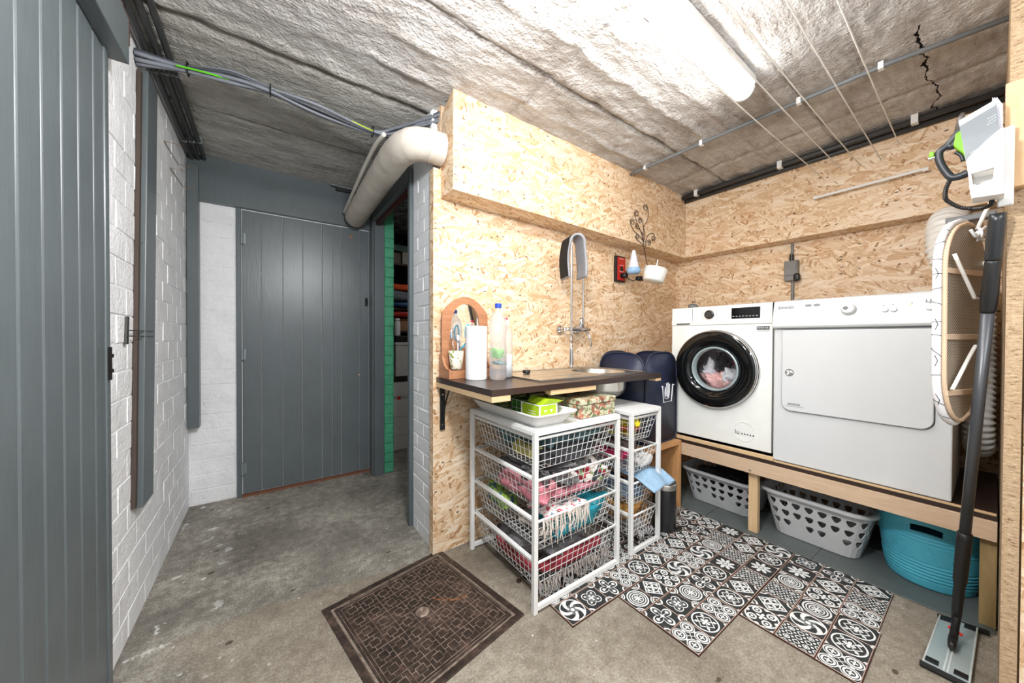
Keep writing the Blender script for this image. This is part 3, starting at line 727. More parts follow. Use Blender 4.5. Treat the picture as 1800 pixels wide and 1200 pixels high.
stick('spoon', 'metal spoon standing bowl up at the left of the cup', 'spoon', [(.835, 1.72, 1.06), (.822, 1.70, 1.14), (.808, 1.69, 1.20)], .0025, CHROME, MB().blob((.803, 1.688, 1.235), (.026, .012, .06), 0, 1, 1), CHROME)
stick('brush', 'slim white brush standing in the leafy cup', 'brush', [(.85, 1.72, 1.06), (.845, 1.70, 1.15), (.838, 1.69, 1.225)], .004, WPL, MB().box(.832, .843, 1.68, 1.694, 1.20, 1.235), WPL)
stick('knife', 'dark grey handled tool standing in the leafy cup', 'tool', [(.858, 1.73, 1.06), (.858, 1.715, 1.15), (.852, 1.705, 1.21)], .004, plain('grey tool plastic', srgb(110, 100, 108), .4))
LB = plain('light blue plastic', srgb(104, 176, 200), .35)
sc = thing('scissors', 'light blue handled scissors standing in the leafy cup', 'scissors', (.87, 1.72, 1.06))
obj('blade', tb([(.86, 1.725, 1.06), (.868, 1.715, 1.16)], .004, 6), CHROME, sc)
obj('handle', MB().tube([(.862, 1.716, 1.155), (.885, 1.71, 1.175), (.905, 1.705, 1.20)], (.006, .008, .006), 8).tube([(.905+.014*math.cos(a), 1.703, 1.25+.045*math.sin(a)) for a in [2*PI*q/18 for q in range(18)]], .005, 8, closed=True), LB, sc, smooth=True)
kr = thing('kitchen_roll', 'upright white kitchen roll in front of the mirror', 'paper roll', (.90, 1.61, 1.0))
KP = plain('white kitchen paper', srgb(240, 240, 240), .9, var=.03, bump=.5, bscale=120)
obj('paper', MB().lathe([(.056, 1.001), (.0575, 1.006), (.0575, 1.278), (.056, 1.282), (.021, 1.282), (.021, 1.24), (.001, 1.24)], (.903, 1.60, 0), n=40), KP, kr)
obj('core', MB().lathe([(.0205, 1.241), (.0205, 1.284), (.019, 1.284), (.019, 1.241)], (.905, 1.60, 0), n=24, capa=False, capb=False), plain('cardboard', srgb(170, 140, 105), .8), kr)
def clear(name, col, rough=.03, tr=1.0, alpha=1.0):
    m = MatB(name); c = m.coord('Object'); m.base(col).set(rough=rough, trans=tr, ior=1.3, alpha=alpha).bump(m.noise(c, 34, 3, .6, 1.5), .7, .02); return m.m
PET = clear('clear crinkled bottle plastic', (.97, .98, 1), .07, .75, .62)
wb = thing('water_bottle', 'large clear plastic bottle with a blue cap beside the kitchen roll', 'bottle', (.985, 1.53, 1.0))
prof = [(.001, 1.002), (.036, 1.002), (.044, 1.01), (.0455, 1.03), (.0455, 1.06), (.043, 1.07), (.046, 1.08), (.046, 1.15), (.0435, 1.17), (.043, 1.19), (.040, 1.21), (.043, 1.235), (.048, 1.26), (.0485, 1.28), (.045, 1.31), (.034, 1.34), (.017, 1.362), (.0145, 1.375), (.0145, 1.385)]
bx_, by_ = .984, 1.512
mb = MB().lathe(prof, (bx_, by_, 0), n=36, capa=False, capb=False)
mb.v = [(x+(.0022*math.sin(z*190+math.atan2(y-by_, x-bx_)*2) if 1.07 < z < 1.27 else 0), y, z) for x, y, z in mb.v]
obj('bottle_wall', mb, PET, wb, smooth=True)
obj('cap', MB().lathe([(.017, 1.378), (.0175, 1.381), (.0175, 1.398), (.016, 1.401), (.001, 1.401)], (bx_, by_, 0), n=24), plain('blue cap', srgb(38, 74, 186), .4), wb, smooth=False)
obj('crumpled_film', MB().blob((bx_, by_, 1.145), (.062, .062, .07), .5, 22, .8, seed=2), plain('green crumpled film', srgb(128, 196, 96), .5, var=.35, scale=40), wb, smooth=True, label='crumpled green film inside')
obj('wound_wire', MB().blob((bx_, by_, 1.095), (.07, .07, .035), .5, 26, .8, seed=5), plain('grey crumpled film', srgb(120, 150, 150), .4, var=.4, scale=50), wb, smooth=True, label='grey-green scraps inside')
obj('water', MB().lathe([(.001, 1.004), (.040, 1.005), (.0435, 1.03), (.0435, 1.055), (.001, 1.055)], (bx_, by_, 0), n=30, capa=False, capb=False), clear('water', (.80, .86, .97), .02, 1, .55), wb, smooth=True)
sb = thing('spray_bottle', 'slender clear bottle with white neck and pink top, half full', 'bottle', (1.07, 1.56, 1.0))
sx_, sy_ = 1.078, 1.575
obj('bottle_wall', MB().lathe([(.001, 1.002), (.033, 1.002), (.036, 1.008), (.036, 1.24), (.033, 1.262), (.022, 1.283), (.015, 1.29), (.015, 1.30)], (sx_, sy_, 0), n=30, capa=False, capb=False), PET, sb, smooth=True)
obj('milky_liquid', MB().lathe([(.001, 1.004), (.0335, 1.006), (.034, 1.13), (.001, 1.13)], (sx_, sy_, 0), n=26, capa=False, capb=False), plain('milky liquid', srgb(222, 228, 232), .3, var=.03), sb, smooth=True)
obj('neck', MB().lathe([(.0165, 1.288), (.0175, 1.292), (.0175, 1.308), (.012, 1.32), (.001, 1.32)], (sx_, sy_, 0), n=22), WPL, sb, smooth=True)
obj('top', MB().lathe([(.007, 1.3205), (.009, 1.324), (.009, 1.333), (.001, 1.334)], (sx_, sy_, 0), n=16), plain('pink cap', srgb(222, 40, 96), .4), sb, smooth=True)

# ------------------------------------------------------------------ things on the sink wall
sw = thing('red_switch_panel', 'red and black socket panel with plug on the boarded wall', 'socket', (2.35, 1.8, 1.8))
obj('frame', box(2.302, 2.42, 1.782, 1.809, 1.685, 1.895), BLACKP, sw, bevel=.003)
RED = plain('red plastic', srgb(178, 36, 26), .4)
obj('face', box(2.312, 2.41, 1.776, 1.7815, 1.695, 1.885), RED, sw, bevel=.003)
for z in (1.845, 1.79, 1.735): obj('socket', MB().lathe([(.019, 1.7755), (.018, 1.7735), (.015, 1.775), (.001, 1.775)], (2.36, 0, z), 'Y', 20), BLACKP if z < 1.8 else RED, sw)
for i in range(3): obj('marking', box(2.33, 2.39, 1.7752, 1.7758, 1.87-i*.052, 1.8725-i*.052), WPL, sw)
obj('plug', MB().blob((2.375, 1.755, 1.735), (.05, .045, .045), .02, 3, .7), BLACKP, sw, smooth=True, label='black mains plug')
obj('cable', tb(spline([(2.385, 1.75, 1.75), (2.42, 1.765, 1.785), (2.46, 1.765, 1.79), (2.50, 1.765, 1.765)], 6), .004, 6), BLACKP, sw)
tr = thing('transformer', 'small black charger with a looped lead beside the red socket panel', 'charger', (2.5, 1.72, 1.72))
obj('body', MB().blob((2.50, 1.70, 1.715), (.085, .05, .04), .05, 3, .6), BLACKP, tr, smooth=True)
obj('lead', tb(spline([(2.46, 1.70, 1.71), (2.42, 1.71, 1.69), (2.40, 1.74, 1.71), (2.385, 1.752, 1.725)], 6), .004, 6), BLACKP, tr)
cn = thing('hanging_cone', 'small white and pale blue cone hanging beside the red panel', 'freshener', (2.45, 1.66, 1.9))
obj('cone', MB().lathe([(.001, 1.93), (.012, 1.925), (.018, 1.90), (.042, 1.79), (.047, 1.785)], (2.385, 1.68, 0), n=28), plain('frosted white', srgb(222, 226, 238), .4, var=.03), cn, smooth=True)
obj('collar', MB().lathe([(.049, 1.784), (.053, 1.775), (.053, 1.755), (.04, 1.738), (.001, 1.736)], (2.385, 1.68, 0), n=28), plain('pale blue plastic', srgb(150, 186, 222), .35), cn, smooth=True)
# curly wire tree on the boxed duct
WIR = plain('dark copper wire', srgb(70, 44, 38), .45, .6)
orn = thing('wire_tree', 'curly dark wire tree ornament hanging against the boxed duct', 'ornament', (2.42, 1.64, 1.9))
def vine(pts, curl, r0, turn=1, th=.0023):
    """stem then an inward spiral at the end"""
    s_ = spline(pts, 7); e, d = Vector(s_[-1]), (Vector(s_[-1])-Vector(s_[-2])).normalized()
    side = Vector((-d.z, 0, d.x))*turn; c = e+side*r0; out = []
    for i in range(30):
        a = i/29*1.45*2*PI; rr = r0*(1-.7*i/29)
        out.append(c-side*rr*math.cos(a)+d*rr*math.sin(a))
    return MB().tube(s_+[Vector(p) for p in out], th, 6)
yy = 1.643; bx0 = 2.475
stems = [([(bx0, yy, 1.92), (bx0-.02, yy, 2.02), (bx0-.01, yy, 2.12), (bx0+.045, yy, 2.20), (bx0+.04, yy, 2.28)], .032, 1), ([(bx0-.015, yy, 1.98), (bx0-.05, yy, 2.07), (bx0-.10, yy, 2.13), (bx0-.135, yy, 2.19)], .03, -1),
         ([(bx0-.015, yy, 2.0), (bx0-.08, yy, 2.04), (bx0-.15, yy, 2.07), (bx0-.185, yy, 2.11)], .03, -1), ([(bx0-.01, yy, 2.0), (bx0-.005, yy, 2.09), (bx0-.04, yy, 2.17)], .025, 1),
         ([(bx0, yy, 1.98), (bx0+.045, yy, 2.06), (bx0+.11, yy, 2.09), (bx0+.14, yy, 2.07)], .028, -1), ([(bx0-.01, yy, 1.96), (bx0-.06, yy, 1.99), (bx0-.10, yy, 2.0)], .025, -1),
         ([(bx0, yy, 1.94), (bx0+.02, yy, 1.99), (bx0+.045, yy, 2.02)], .026, -1), ([(bx0-.02, yy, 2.05), (bx0-.07, yy, 2.09), (bx0-.10, yy, 2.09)], .022, -1)]
for pts, r0, tn in stems: obj('curl', vine(pts, 1, r0, tn), WIR, orn, smooth=True)
obj('trunk', tb(spline([(bx0, yy, 1.94), (bx0+.005, yy-.004, 1.90), (bx0-.01, yy-.03, 1.82), (bx0-.005, yy-.08, 1.73)], 6), .003, 6), WIR, orn, smooth=True)
bw = thing('white_bowl', 'white bowl hanging tilted under the wire tree', 'bowl', (2.47, 1.55, 1.72), (math.radians(10), math.radians(12), 0))
obj('bowl_wall', MB().lathe([(.001, -.055), (.07, -.055), (.078, -.045), (.088, .05), (.085, .051), (.075, -.04), (.001, -.045)], n=36, capa=False, capb=False), plain('white enamel', srgb(238, 240, 236), .35, var=.02), bw, smooth=True)
TQ = plain('turquoise plastic', srgb(60, 190, 200), .4); mb = MB()
for k in range(7): a = k*2*PI/7; mb.tube([(0, 0, .005), (.03*math.cos(a), .03*math.sin(a), -.006), (.05*math.cos(a), .05*math.sin(a), .0)], (.006, .005, .002), 6)
obj('star', mb, TQ, bw, label='turquoise star-shaped holder'); obj('stem', tb([(0, 0, .0), (-.012, -.0, .12)], .003, 6), CHROME, bw)
jb = thing('junction_box', 'grey junction box with conduit on the wall above the machines', 'socket', (3.24, .89, 1.73))
GB = plain('grey box plastic', srgb(126, 124, 122), .5)
obj('box', box(3.20, 3.249, .852, .935, 1.66, 1.81), GB, jb, bevel=.005); obj('lid', box(3.194, 3.1995, .86, .927, 1.70, 1.80), GB, jb, bevel=.003)
obj('gland', tb([(3.225, .895, 1.81), (3.225, .895, 1.86)], .014, 12), BLACKP, jb); obj('conduit', tb([(3.235, .89, 1.66), (3.235, .89, 1.2)], .010, 10), GB, jb); obj('upper_conduit', tb([(3.235, .895, 1.86), (3.235, .895, 1.945)], .009, 10), GB, jb)
obj('plug', MB().blob((3.20, .855, 1.68), (.04, .04, .06), .03, 3, .6), BLACKP, jb, smooth=True)
# ------------------------------------------------------------------ patterned tile mats
def tile_mat(i):
    m = MatB('patterned tile %d' % i); X, Y, Z = m.sep(m.coord('UV'))
    u, v = X*2-1, Y*2-1; r = ln(u, v); th = v.atan2(u); au, av = abs(u), abs(v); rc = ln(1-au, 1-av)
    band = lambda d, c, w_: abs(d-c).lt(w_)
    dot = lambda x, y, rad: ln(u-x, v-y).lt(rad)
    p4 = abs((th*2).cos()); p8 = abs((th*4).cos()); s4 = abs((th*2).sin())
    if i == 0: k = band(r, .78, .055).mx(band(r, .6, .045)).mx(band(r, .42-.0*p4, .04)).mx((r-.3*p8).lt(.06)).mx(band(rc, .42, .05)).mx(band(rc, .25, .05))
    elif i == 1: k = band(r, .25+.62*p4, .07).mx((r).lt(.13)).mx(band(rc, .3, .06)).mx((ln(abs(u)-.55, v).mn(ln(u, abs(v)-.55))).lt(.13)).mx((abs(u*v)*8).lt(.05)*r.lt(.5))
    elif i == 2:
        k = band(ln(au-.5, av-.5), .3, .055).mx((ln(au-.5, av-.5)-.17*abs(((av-.5).atan2(au-.5)*2).cos())).lt(.02)).mx(band(abs(au-av), .0, .03)*r.lt(.3)).mx((ln(au-.0, av-.5).mn(ln(au-.5, av-0.0))).lt(.1)).mx(rc.lt(.12)).mx(band(ln(au-.5, av-.5), .44, .03))
    elif i == 3: k = band(r, .84, .05).mx(band(au+av, .62, .045)*r.lt(.84)).mx(band(abs(au-av), .0, .04)*r.lt(.8)*r.gt(.2)).mx((r-.28*p4).lt(.05)).mx(ln(au-.42, av-.42).lt(.1)).mx(rc.lt(.2))
    elif i == 4:
        k = band(ln(au-.45, av-.45), .24, .06).mx(band(ln(au-.45, av-.45), .04, .06)).mx((r-.32*p4).lt(.03)).mx(band(r, .98, .05)).mx((rc-.1).lt(.1)).mx(ln(au-.92, av).mn(ln(au, av-.92)).lt(.15))
    elif i == 5: k = ((r-.75*p8.pw(.6)).lt(.02)*r.gt(.22)).mx(r.lt(.14)).mx((rc-.42*abs((v.atan2(u)*4).sin())).lt(.06))
    elif i == 6: k = (r-.5-.28*s4).lt(.0)*1; k = k-(r-.42-.28*s4).lt(.0)*1; k = k.mx((r*9).sin().gt(.55)*(th*4).cos().gt(0)*r.lt(.6)).mx(band(rc, .3, .07)).mx(ln(au-.35, av-.35).lt(.09)).mx(r.lt(.1))
    elif i == 7:
        a, b = ((u+v)*PI*2), ((u-v)*PI*2); f = a.cos()*b.cos(); k = band(f, .3, .2).mx(f.lt(-.78)).mx(ln(au-.5, av-.5).lt(.08))
    elif i == 8: k = band(au+av, .85, .07).mx(band(r, .45, .05)).mx((r-.34*s4).lt(.04)).mx(band(rc, .36, .06)).mx(rc.lt(.14)).mx(((th*8).cos().gt(.3))*r.gt(.5)*r.lt(.66))
    else:
        f = (th*5+r*7).sin(); k = (f.gt(.2)*r.lt(.9)*r.gt(.25)).mx(band(r, .93, .04)).mx(r.lt(.15)).mx((rc-.3*p4).lt(.08))
    wear = m.noise(m.pos(), 60, 3)
    col = m.mix(k.clamp(), srgb(44, 47, 47), srgb(226, 227, 225))
    if i in (5, 6, 9): col = m.mix(r.lt(.45)*(1-k.clamp())*.6, col, srgb(128, 132, 134))
    edge = au.mx(av)
    col = m.mix(edge.gt(.965), col, srgb(176, 150, 136))
    col = m.mix(wear.gt(.66)*.4, col, srgb(130, 124, 116))
    m.base(col).set(rough=.45); return m.m
TILES = [tile_mat(i) for i in range(10)]
BACK = plain('dark brown mat edge', srgb(62, 34, 28), .7)
def tile_mesh(i):
    h = .5; c = .485; z0, z1 = 0, 1
    vs = [(-h, -h, 0), (h, -h, 0), (h, h, 0), (-h, h, 0), (-h, -h, .7), (h, -h, .7), (h, h, .7), (-h, h, .7), (-c, -c, 1), (c, -c, 1), (c, c, 1), (-c, c, 1)]
    fs = [(0, 1, 5, 4), (1, 2, 6, 5), (2, 3, 7, 6), (3, 0, 4, 7), (4, 5, 9, 8), (5, 6, 10, 9), (6, 7, 11, 10), (7, 4, 8, 11), (8, 9, 10, 11)]
    me = bpy.data.meshes.new('tile'); me.from_pydata(vs, [], fs); uvl = me.uv_layers.new(name='UVMap')
    for p in me.polygons:
        for li in p.loop_indices: c_ = me.vertices[me.loops[li].vertex_index].co; uvl.data[li].uv = (c_.x+.5, c_.y+.5)
    me.materials.append(TILES[i]); return me
TM = [tile_mesh(i) for i in range(10)]
rd = random.Random(21)
def mat_sheet(x0, x1, y0, y1, nx, ny, label):
    t = thing('tile_mat', label, 'floor mat', (x0, y0, 0), group='patterned tile mats')
    obj('backing', box(x0, x1, y0, y1, .0005, .007), BACK, t)
    dx, dy = (x1-x0)/nx, (y1-y0)/ny; prev = None
    for i in range(nx):
        for j in range(ny):
            k = rd.choice([q for q in range(10) if q != prev]); prev = k
            o = bpy.data.objects.new('tile', TM[k]); COL.objects.link(o); o.parent = t
            o.location = ((i+.5)*dx, (j+.5)*dy, .0072); o.scale = (dx*.985, dy*.985, .0022); o.rotation_euler = (0, 0, rd.choice((0, PI/2, PI)))
            ORG[o.name] = (0, 0, 0)
mat_sheet(1.69, 2.06, .258, .640, 3, 3, 'patterned tile mat nearest the camera corner, left of the mop')
mat_sheet(2.062, 2.428, .266, .640, 3, 3, 'patterned tile mat with its corner by the blue tub')
mat_sheet(1.340, 1.70, .643, 1.013, 3, 3, 'patterned tile mat whose pointed corner sticks out at the front')
mat_sheet(1.702, 2.062, .643, 1.013, 3, 3, 'patterned tile mat in the very middle of the patch')
mat_sheet(2.064, 2.426, .643, 1.013, 3, 3, 'patterned tile mat in front of the central grey laundry basket')
mat_sheet(1.042, 1.41, 1.016, 1.39, 3, 3, 'patterned tile mat half under the wide basket unit')
mat_sheet(1.412, 1.78, 1.016, 1.39, 3, 3, 'patterned tile mat between the two basket units')
mat_sheet(1.782, 2.15, 1.016, 1.39, 3, 3, 'patterned tile mat under the narrow unit and pedal bin')
mat_sheet(2.152, 2.426, 1.016, 1.39, 2, 3, 'narrow patterned tile mat beside the wooden stool')
# grey floor slabs under the machines
GS = plain('grey floor tile', srgb(92, 99, 98), .5, var=.1, scale=6, bump=.15)
for (a, b) in ((-.015, .568), (.572, 1.138), (1.142, 1.8)):
    for (c, d) in ((2.440, 2.838), (2.842, 3.245)): obj('floor_tile', box(c, d, a, b, .0002, .006), GS, FLO, bevel=.0015, seg=1)

# ------------------------------------------------------------------ manhole cover
mc = thing('manhole_cover', 'rusty square manhole cover with pinwheel relief set in the concrete', 'manhole cover', (.553, 1.457, 0), math.radians(10.37))
m = MatB('rusty cast iron'); p = m.coord('Object'); n = m.noise(p, 7, 5); f = m.noise(p, 50, 4)
col = m.ramp(n*.6+f*.4, [(.35, srgb(38, 32, 29)), (.52, srgb(70, 57, 50)), (.66, srgb(112, 92, 82))]); x, y, z = m.sep(p)
ring = abs(ln(x-.19, y+.10)-.085+(f-.5)*.012).lt(.006)*x.lt(.24)
ring = ring*(y.gt(-.13)*x.lt(.20)).mx(y.lt(-.15))*.0+abs(ln(x-.24, y-.10)-.17+(f-.5)*.012).lt(.006)*x.lt(.20)*y.lt(.06)
col = m.mix(ring*f.gt(.45)*.8, col, srgb(170, 104, 58)); col = m.mix(m.noise(p, 14, 3).gt(.66)*.5, col, srgb(112, 80, 72))
vo = m.voro(p, 18); r_, g_, b_ = m.sep(vo.outputs['Color']); d_ = V(m.nt, vo.outputs['Distance'])
col = m.mix(r_.gt(.93)*(d_+(f-.5)*.3).lt(.09), col, srgb(205, 196, 184))
m.base(col).set(rough=.5, metal=.35).bump(f, .5, .004); IRON = m.m
m = MatB('worn iron edges'); p = m.coord('Object'); n = m.noise(p, 30, 4)
m.base(m.ramp(n, [(.3, srgb(84, 70, 62)), (.6, srgb(172, 152, 138))])).set(rough=.45, metal=.4); IRONW = m.m
hx, hy = .311, .331
obj('frame', MB().box(-hx, hx, -hy, -hy+.028, -.02, .004).box(-hx, hx, hy-.028, hy, -.02, .004).box(-hx, -hx+.028, -hy+.028, hy-.028, -.02, .004).box(hx-.028, hx, -hy+.028, hy-.028, -.02, .004), IRON, mc, bevel=.002)
obj('frame_lip', MB().box(-hx+.030, hx-.030, -hy+.030, -hy+.036, -.01, .003).box(-hx+.030, hx-.030, hy-.036, hy-.030, -.01, .003).box(-hx+.030, -hx+.036, -hy+.036, hy-.036, -.01, .003).box(hx-.036, hx-.030, -hy+.036, hy-.036, -.01, .003), IRONW, mc)
lid = obj('lid', box(-hx+.040, hx-.040, -hy+.040, hy-.040, -.02, .0035), IRON, mc, bevel=.003)
mb = MB(); n = 7; ax0, ay0 = -hx+.062, -hy+.062; px_, py_ = (2*(hx-.062))/n, (2*(hy-.062))/n; t = .0011; z0, z1 = .003, .0052
def hb(x0, x1, y0, y1): mb.box(min(x0, x1), max(x0, x1), min(y0, y1), max(y0, y1), z0, z1)
for i in range(n+1):
    hb(ax0+i*px_-t, ax0+i*px_+t, ay0, -ay0); hb(ax0, -ax0, ay0+i*py_-t, ay0+i*py_+t)
for i in range(n):
    for j in range(n):
        if i == 3 and j == 3: continue
        cx, cy = ax0+(i+.5)*px_, ay0+(j+.5)*py_; s = .0175
        for q in (-s, s): hb(cx-s, cx+s, cy+q-t, cy+q+t); hb(cx+q-t, cx+q+t, cy-s, cy+s)
        hb(cx-px_/2, cx-s, cy+s*.45-t, cy+s*.45+t); hb(cx+s, cx+px_/2, cy-s*.45-t, cy-s*.45+t)
        hb(cx+s*.45-t, cx+s*.45+t, cy+s, cy+py_/2); hb(cx-s*.45-t, cx-s*.45+t, cy-py_/2, cy-s)
hb(-.24, .24, -hy+.048, -hy+.05); hb(-.24, .24, hy-.05, hy-.048); hb(-hx+.048, -hx+.05, -.26, .26); hb(hx-.05, hx-.048, -.26, .26)
o = obj('relief_lines', mb, IRONW, lid, kind='stuff')
obj('keyhole', MB().lathe([(.034, .0034), (.026, .008), (.014, .009), (.009, .004), (.001, .004)], (0, 0, 0), n=18), IRONW, lid, smooth=True)
bt = obj('floor_bolt', MB().lathe([(.013, 0), (.012, .006), (.006, .009), (.001, .009)], (1.02, 1.37, .0), n=14), plain('rusty bolt', srgb(60, 40, 30), .7, .4), smooth=True); tag(bt, 'tiny rusty bolt head in the floor under the wide basket unit', 'bolt')

# ------------------------------------------------------------------ basket units
def unit(x0, x1, y0, y1, label, levels, h, name='basket_unit'):
    t = thing(name, label, 'drawer unit', ((x0+x1)/2, (y0+y1)/2, 0)); w_ = .022; Z = .812
    for x in (x0, x1-w_):
        for y in (y0, y1-w_): obj('post', box(x, x+w_, y, y+w_, 0.0115 if y < 1.39 and x > 1.04 else 0.001, Z-.024), STEELW, t, bevel=.002)
    for y in (y0, y1-w_):
        obj('bottom_rail', box(x0+w_, x1-w_, y+.002, y+w_-.002, .012, .034), STEELW, t, bevel=.002)
        obj('top_rail', box(x0, x1, y, y+w_, Z-.0235, Z-.003), STEELW, t, bevel=.002)
    for x in (x0, x1-w_): obj('top_rail', box(x, x+w_, y0+w_, y1-w_, Z-.0235, Z-.003), STEELW, t, bevel=.002)
    obj('top_panel', box(x0+.003, x1-.003, y0+.003, y1-.003, Z-.0028, Z+.003), STEELW, t)
    for L_ in levels:
        for x in (x0+w_-.002, x1-w_-.006): obj('runner', box(x, x+.008, y0+.015, y1-.015, L_-.012, L_-.002), STEELW, t)
        a, b, c, d = x0+w_+.008, x1-w_-.008, y0+.012, y1-.02
        rim = tb([(a, c, L_), (b, c, L_), (b, d, L_), (a, d, L_)], .0072, 8, closed=True)
        bk = obj('wire_basket', rim, STEELW, t, smooth=True)
        mb = MB(); ins = .032; r_ = .0015; zb_ = L_-h
        A, B, C_, D_ = a+ins, b-ins, c+ins, d-ins
        def wire(p, q): mb.tube([p, q], r_, 5, cap=False)
        n = max(4, int((b-a)/.036)); m_ = max(4, int((d-c)/.036))
        for i in range(n+1):
            f = i/n; xt, xb = a+(b-a)*f, A+(B-A)*f
            wire((xt, c, L_), (xb, C_, zb_)); wire((xt, d, L_), (xb, D_, zb_)); wire((xb, C_, zb_), (xb, D_, zb_))
        for i in range(m_+1):
            f = i/m_; yt, yb = c+(d-c)*f, C_+(D_-C_)*f
            wire((a, yt, L_), (A, yb, zb_)); wire((b, yt, L_), (B, yb, zb_)); wire((A, yb, zb_), (B, yb, zb_))
        for k in range(1, 5):
            g = k/4; zz = L_-h*g; i_ = ins*g; q = [(a+i_, c+i_, zz), (b-i_, c+i_, zz), (b-i_, d-i_, zz), (a+i_, d-i_, zz)]
            for s in range(4): wire(q[s], q[(s+1) % 4])
        obj('wire_grid', mb, STEELW, bk, kind='stuff')
    return t
LV = (.772, .588, .403, .220)
unit(.945, 1.535, 1.155, 1.748, 'wide white basket unit full of rags under the worktop', LV, .15)
unit(1.635, 1.922, 1.155, 1.748, 'narrow white basket unit beside the pedal bin', LV, .14)

def fab(name, c, var=.18, sc=26, rough=.95, b=.8):
    if name in MC: return MC[name]
    m = MatB(name); p = m.coord('Object'); n = m.noise(p, sc, 5, .7, .8); f = m.noise(p, 160, 3)
    col = srgb(*c); v = var*1.8; a = tuple(x*max(0, 1-v) for x in col); b_ = tuple(min(1, x*(1+v)) for x in col)
    m.base(m.ramp(n*.7+f*.3, [(.34, a), (.66, b_)])).set(rough=rough).bump(n*.5+f*.5, b, .006); MC[name] = m.m; return m.m
def speck(name, cols, sc=45):
    if name in MC: return MC[name]
    m = MatB(name); vo = m.voro(m.coord('Object'), sc); r, g, b = m.sep(vo.outputs['Color'])
    st = [(i/len(cols), srgb(*c)) for i, c in enumerate(cols)]
    cr = m.ramp(r, st); cr.node.color_ramp.interpolation = 'CONSTANT'
    m.base(cr).set(rough=.95).bump(m.noise(m.coord('Object'), 60, 3), .6, .006); MC[name] = m.m; return m.m
def cloth(label, c, size, mat, amp=.2, freq=9, pw=.5, seed=0, fringe=None, fr_y=None, name='cloth', group=None, cat='cloth'):
    t = thing(name, label, cat, (c[0], c[1], c[2]-size[2]/2), group=group)
    obj('fabric', MB().blob(c, size, amp*1.25, freq, pw, 60, 30, seed), mat, t, smooth=True)
    if fringe:
        rd = random.Random(seed+5); mb = MB()
        (fx0, fx1, fy, fz, fl, fm) = fringe
        n = int((fx1-fx0)/.011)
        for i in range(n):
            x = fx0+(fx1-fx0)*i/n+rd.uniform(-.006, .006); l = fl*rd.uniform(.45, 1.1); z = fz+rd.uniform(-.01, .012)
            mb.tube([(x, fy, z), (x+rd.uniform(-.01, .01), fy-rd.uniform(0, .012), z-l*.5), (x+rd.uniform(-.016, .016), fy-rd.uniform(-.006, .008), z-l)], (.0035, .004, .0015), 5)
        obj('fringe', mb, fm, t, kind='stuff')
    return t
G1 = 'rags in the wire baskets'
GREYC = fab('grey fur', (112, 110, 112), .3, 50); TEALG = fab('grey teal cloth', (96, 128, 136), .25); CREAM = fab('cream yarn', (216, 206, 196), .12)
DARKC = fab('charcoal cloth', (62, 62, 68), .35)
cx = 1.24
cloth('grey-teal cloth filling the top wide basket', (1.27, 1.46, .695), (.45, .50, .15), TEALG, .28, 9, seed=1, group=G1)
cloth('pale yellow cloth at the left of the top wide basket', (1.05, 1.35, .668), (.09, .22, .055), fab('pale yellow cloth', (196, 188, 110)), .2, 12, seed=2, group=G1)
cloth('dark grey cloth at the front of the top wide basket', (1.24, 1.235, .66), (.42, .085, .085), DARKC, .25, 12, seed=3, group=G1)
cloth('grey fluffy cloth on top in the second wide basket', (1.17, 1.40, .555), (.36, .44, .10), GREYC, .45, 14, seed=4, group=G1)
cloth('pink towel at the left of the second wide basket', (1.07, 1.37, .50), (.17, .40, .12), fab('pink towelling', (206, 128, 140)), .2, 10, seed=5, group=G1)
cloth('red and white flowered cloth in the second wide basket', (1.31, 1.29, .53), (.36, .22, .11), speck('flowered cotton', [(150, 38, 52), (226, 220, 214), (60, 66, 70), (188, 70, 84), (120, 142, 92), (232, 226, 220)]), .3, 12, seed=6, group=G1)
cloth('pink fringed towel low in the second wide basket', (1.27, 1.235, .47), (.38, .08, .045), fab('pink fringed towelling', (208, 132, 148)), .2, 12, seed=7, group=G1)
cloth('turquoise fluffy cloth in the third wide basket', (1.28, 1.31, .325), (.44, .27, .13), fab('turquoise pile', (34, 142, 160), .3, 70), .25, 12, seed=8, group=G1)
cloth('green patterned cloth at the rear of the third wide basket', (1.04, 1.55, .36), (.10, .20, .09), speck('green print', [(120, 160, 60), (150, 186, 70), (70, 96, 120), (150, 180, 90)]), .3, 12, seed=9, group=G1)
cloth('white scarf with red dots and tassels over the third wide basket', (1.17, 1.27, .392), (.32, .235, .045), speck('dotted scarf', [(232, 226, 222), (236, 230, 226), (230, 226, 222), (214, 70, 90), (236, 232, 228), (110, 140, 150), (232, 228, 222)], 70), .25, 10, seed=10,
      fringe=(.99, 1.30, 1.157, .40, .13, CREAM), name='scarf', cat='scarf', group=G1)
cloth('cream yarn cloth low in the third wide basket', (1.25, 1.35, .278), (.42, .33, .03), CREAM, .3, 12, seed=11, group=G1)
cloth('grey fluffy cloth in the bottom wide basket', (1.24, 1.42, .175), (.48, .46, .13), GREYC, .3, 13, seed=12, fringe=(1.0, 1.48, 1.186, .11, .085, fab('grey fringe', (158, 150, 144))), group=G1)
cloth('dark red rolled towel at the front of the bottom wide basket', (1.25, 1.232, .135), (.44, .07, .07), fab('dark red towelling', (148, 44, 58)), .12, 9, .7, seed=13, group=G1)
cloth('dark red folded towel at the left of the bottom wide basket', (1.035, 1.42, .12), (.07, .34, .07), fab('dark red towelling', (148, 44, 58)), .12, 9, .7, seed=14, group=G1)
cloth('yellow cloth at the top of the narrow unit', (1.775, 1.36, .738), (.22, .34, .06), fab('yellow cloth', (214, 198, 44)), .3, 11, seed=20, group=G1)
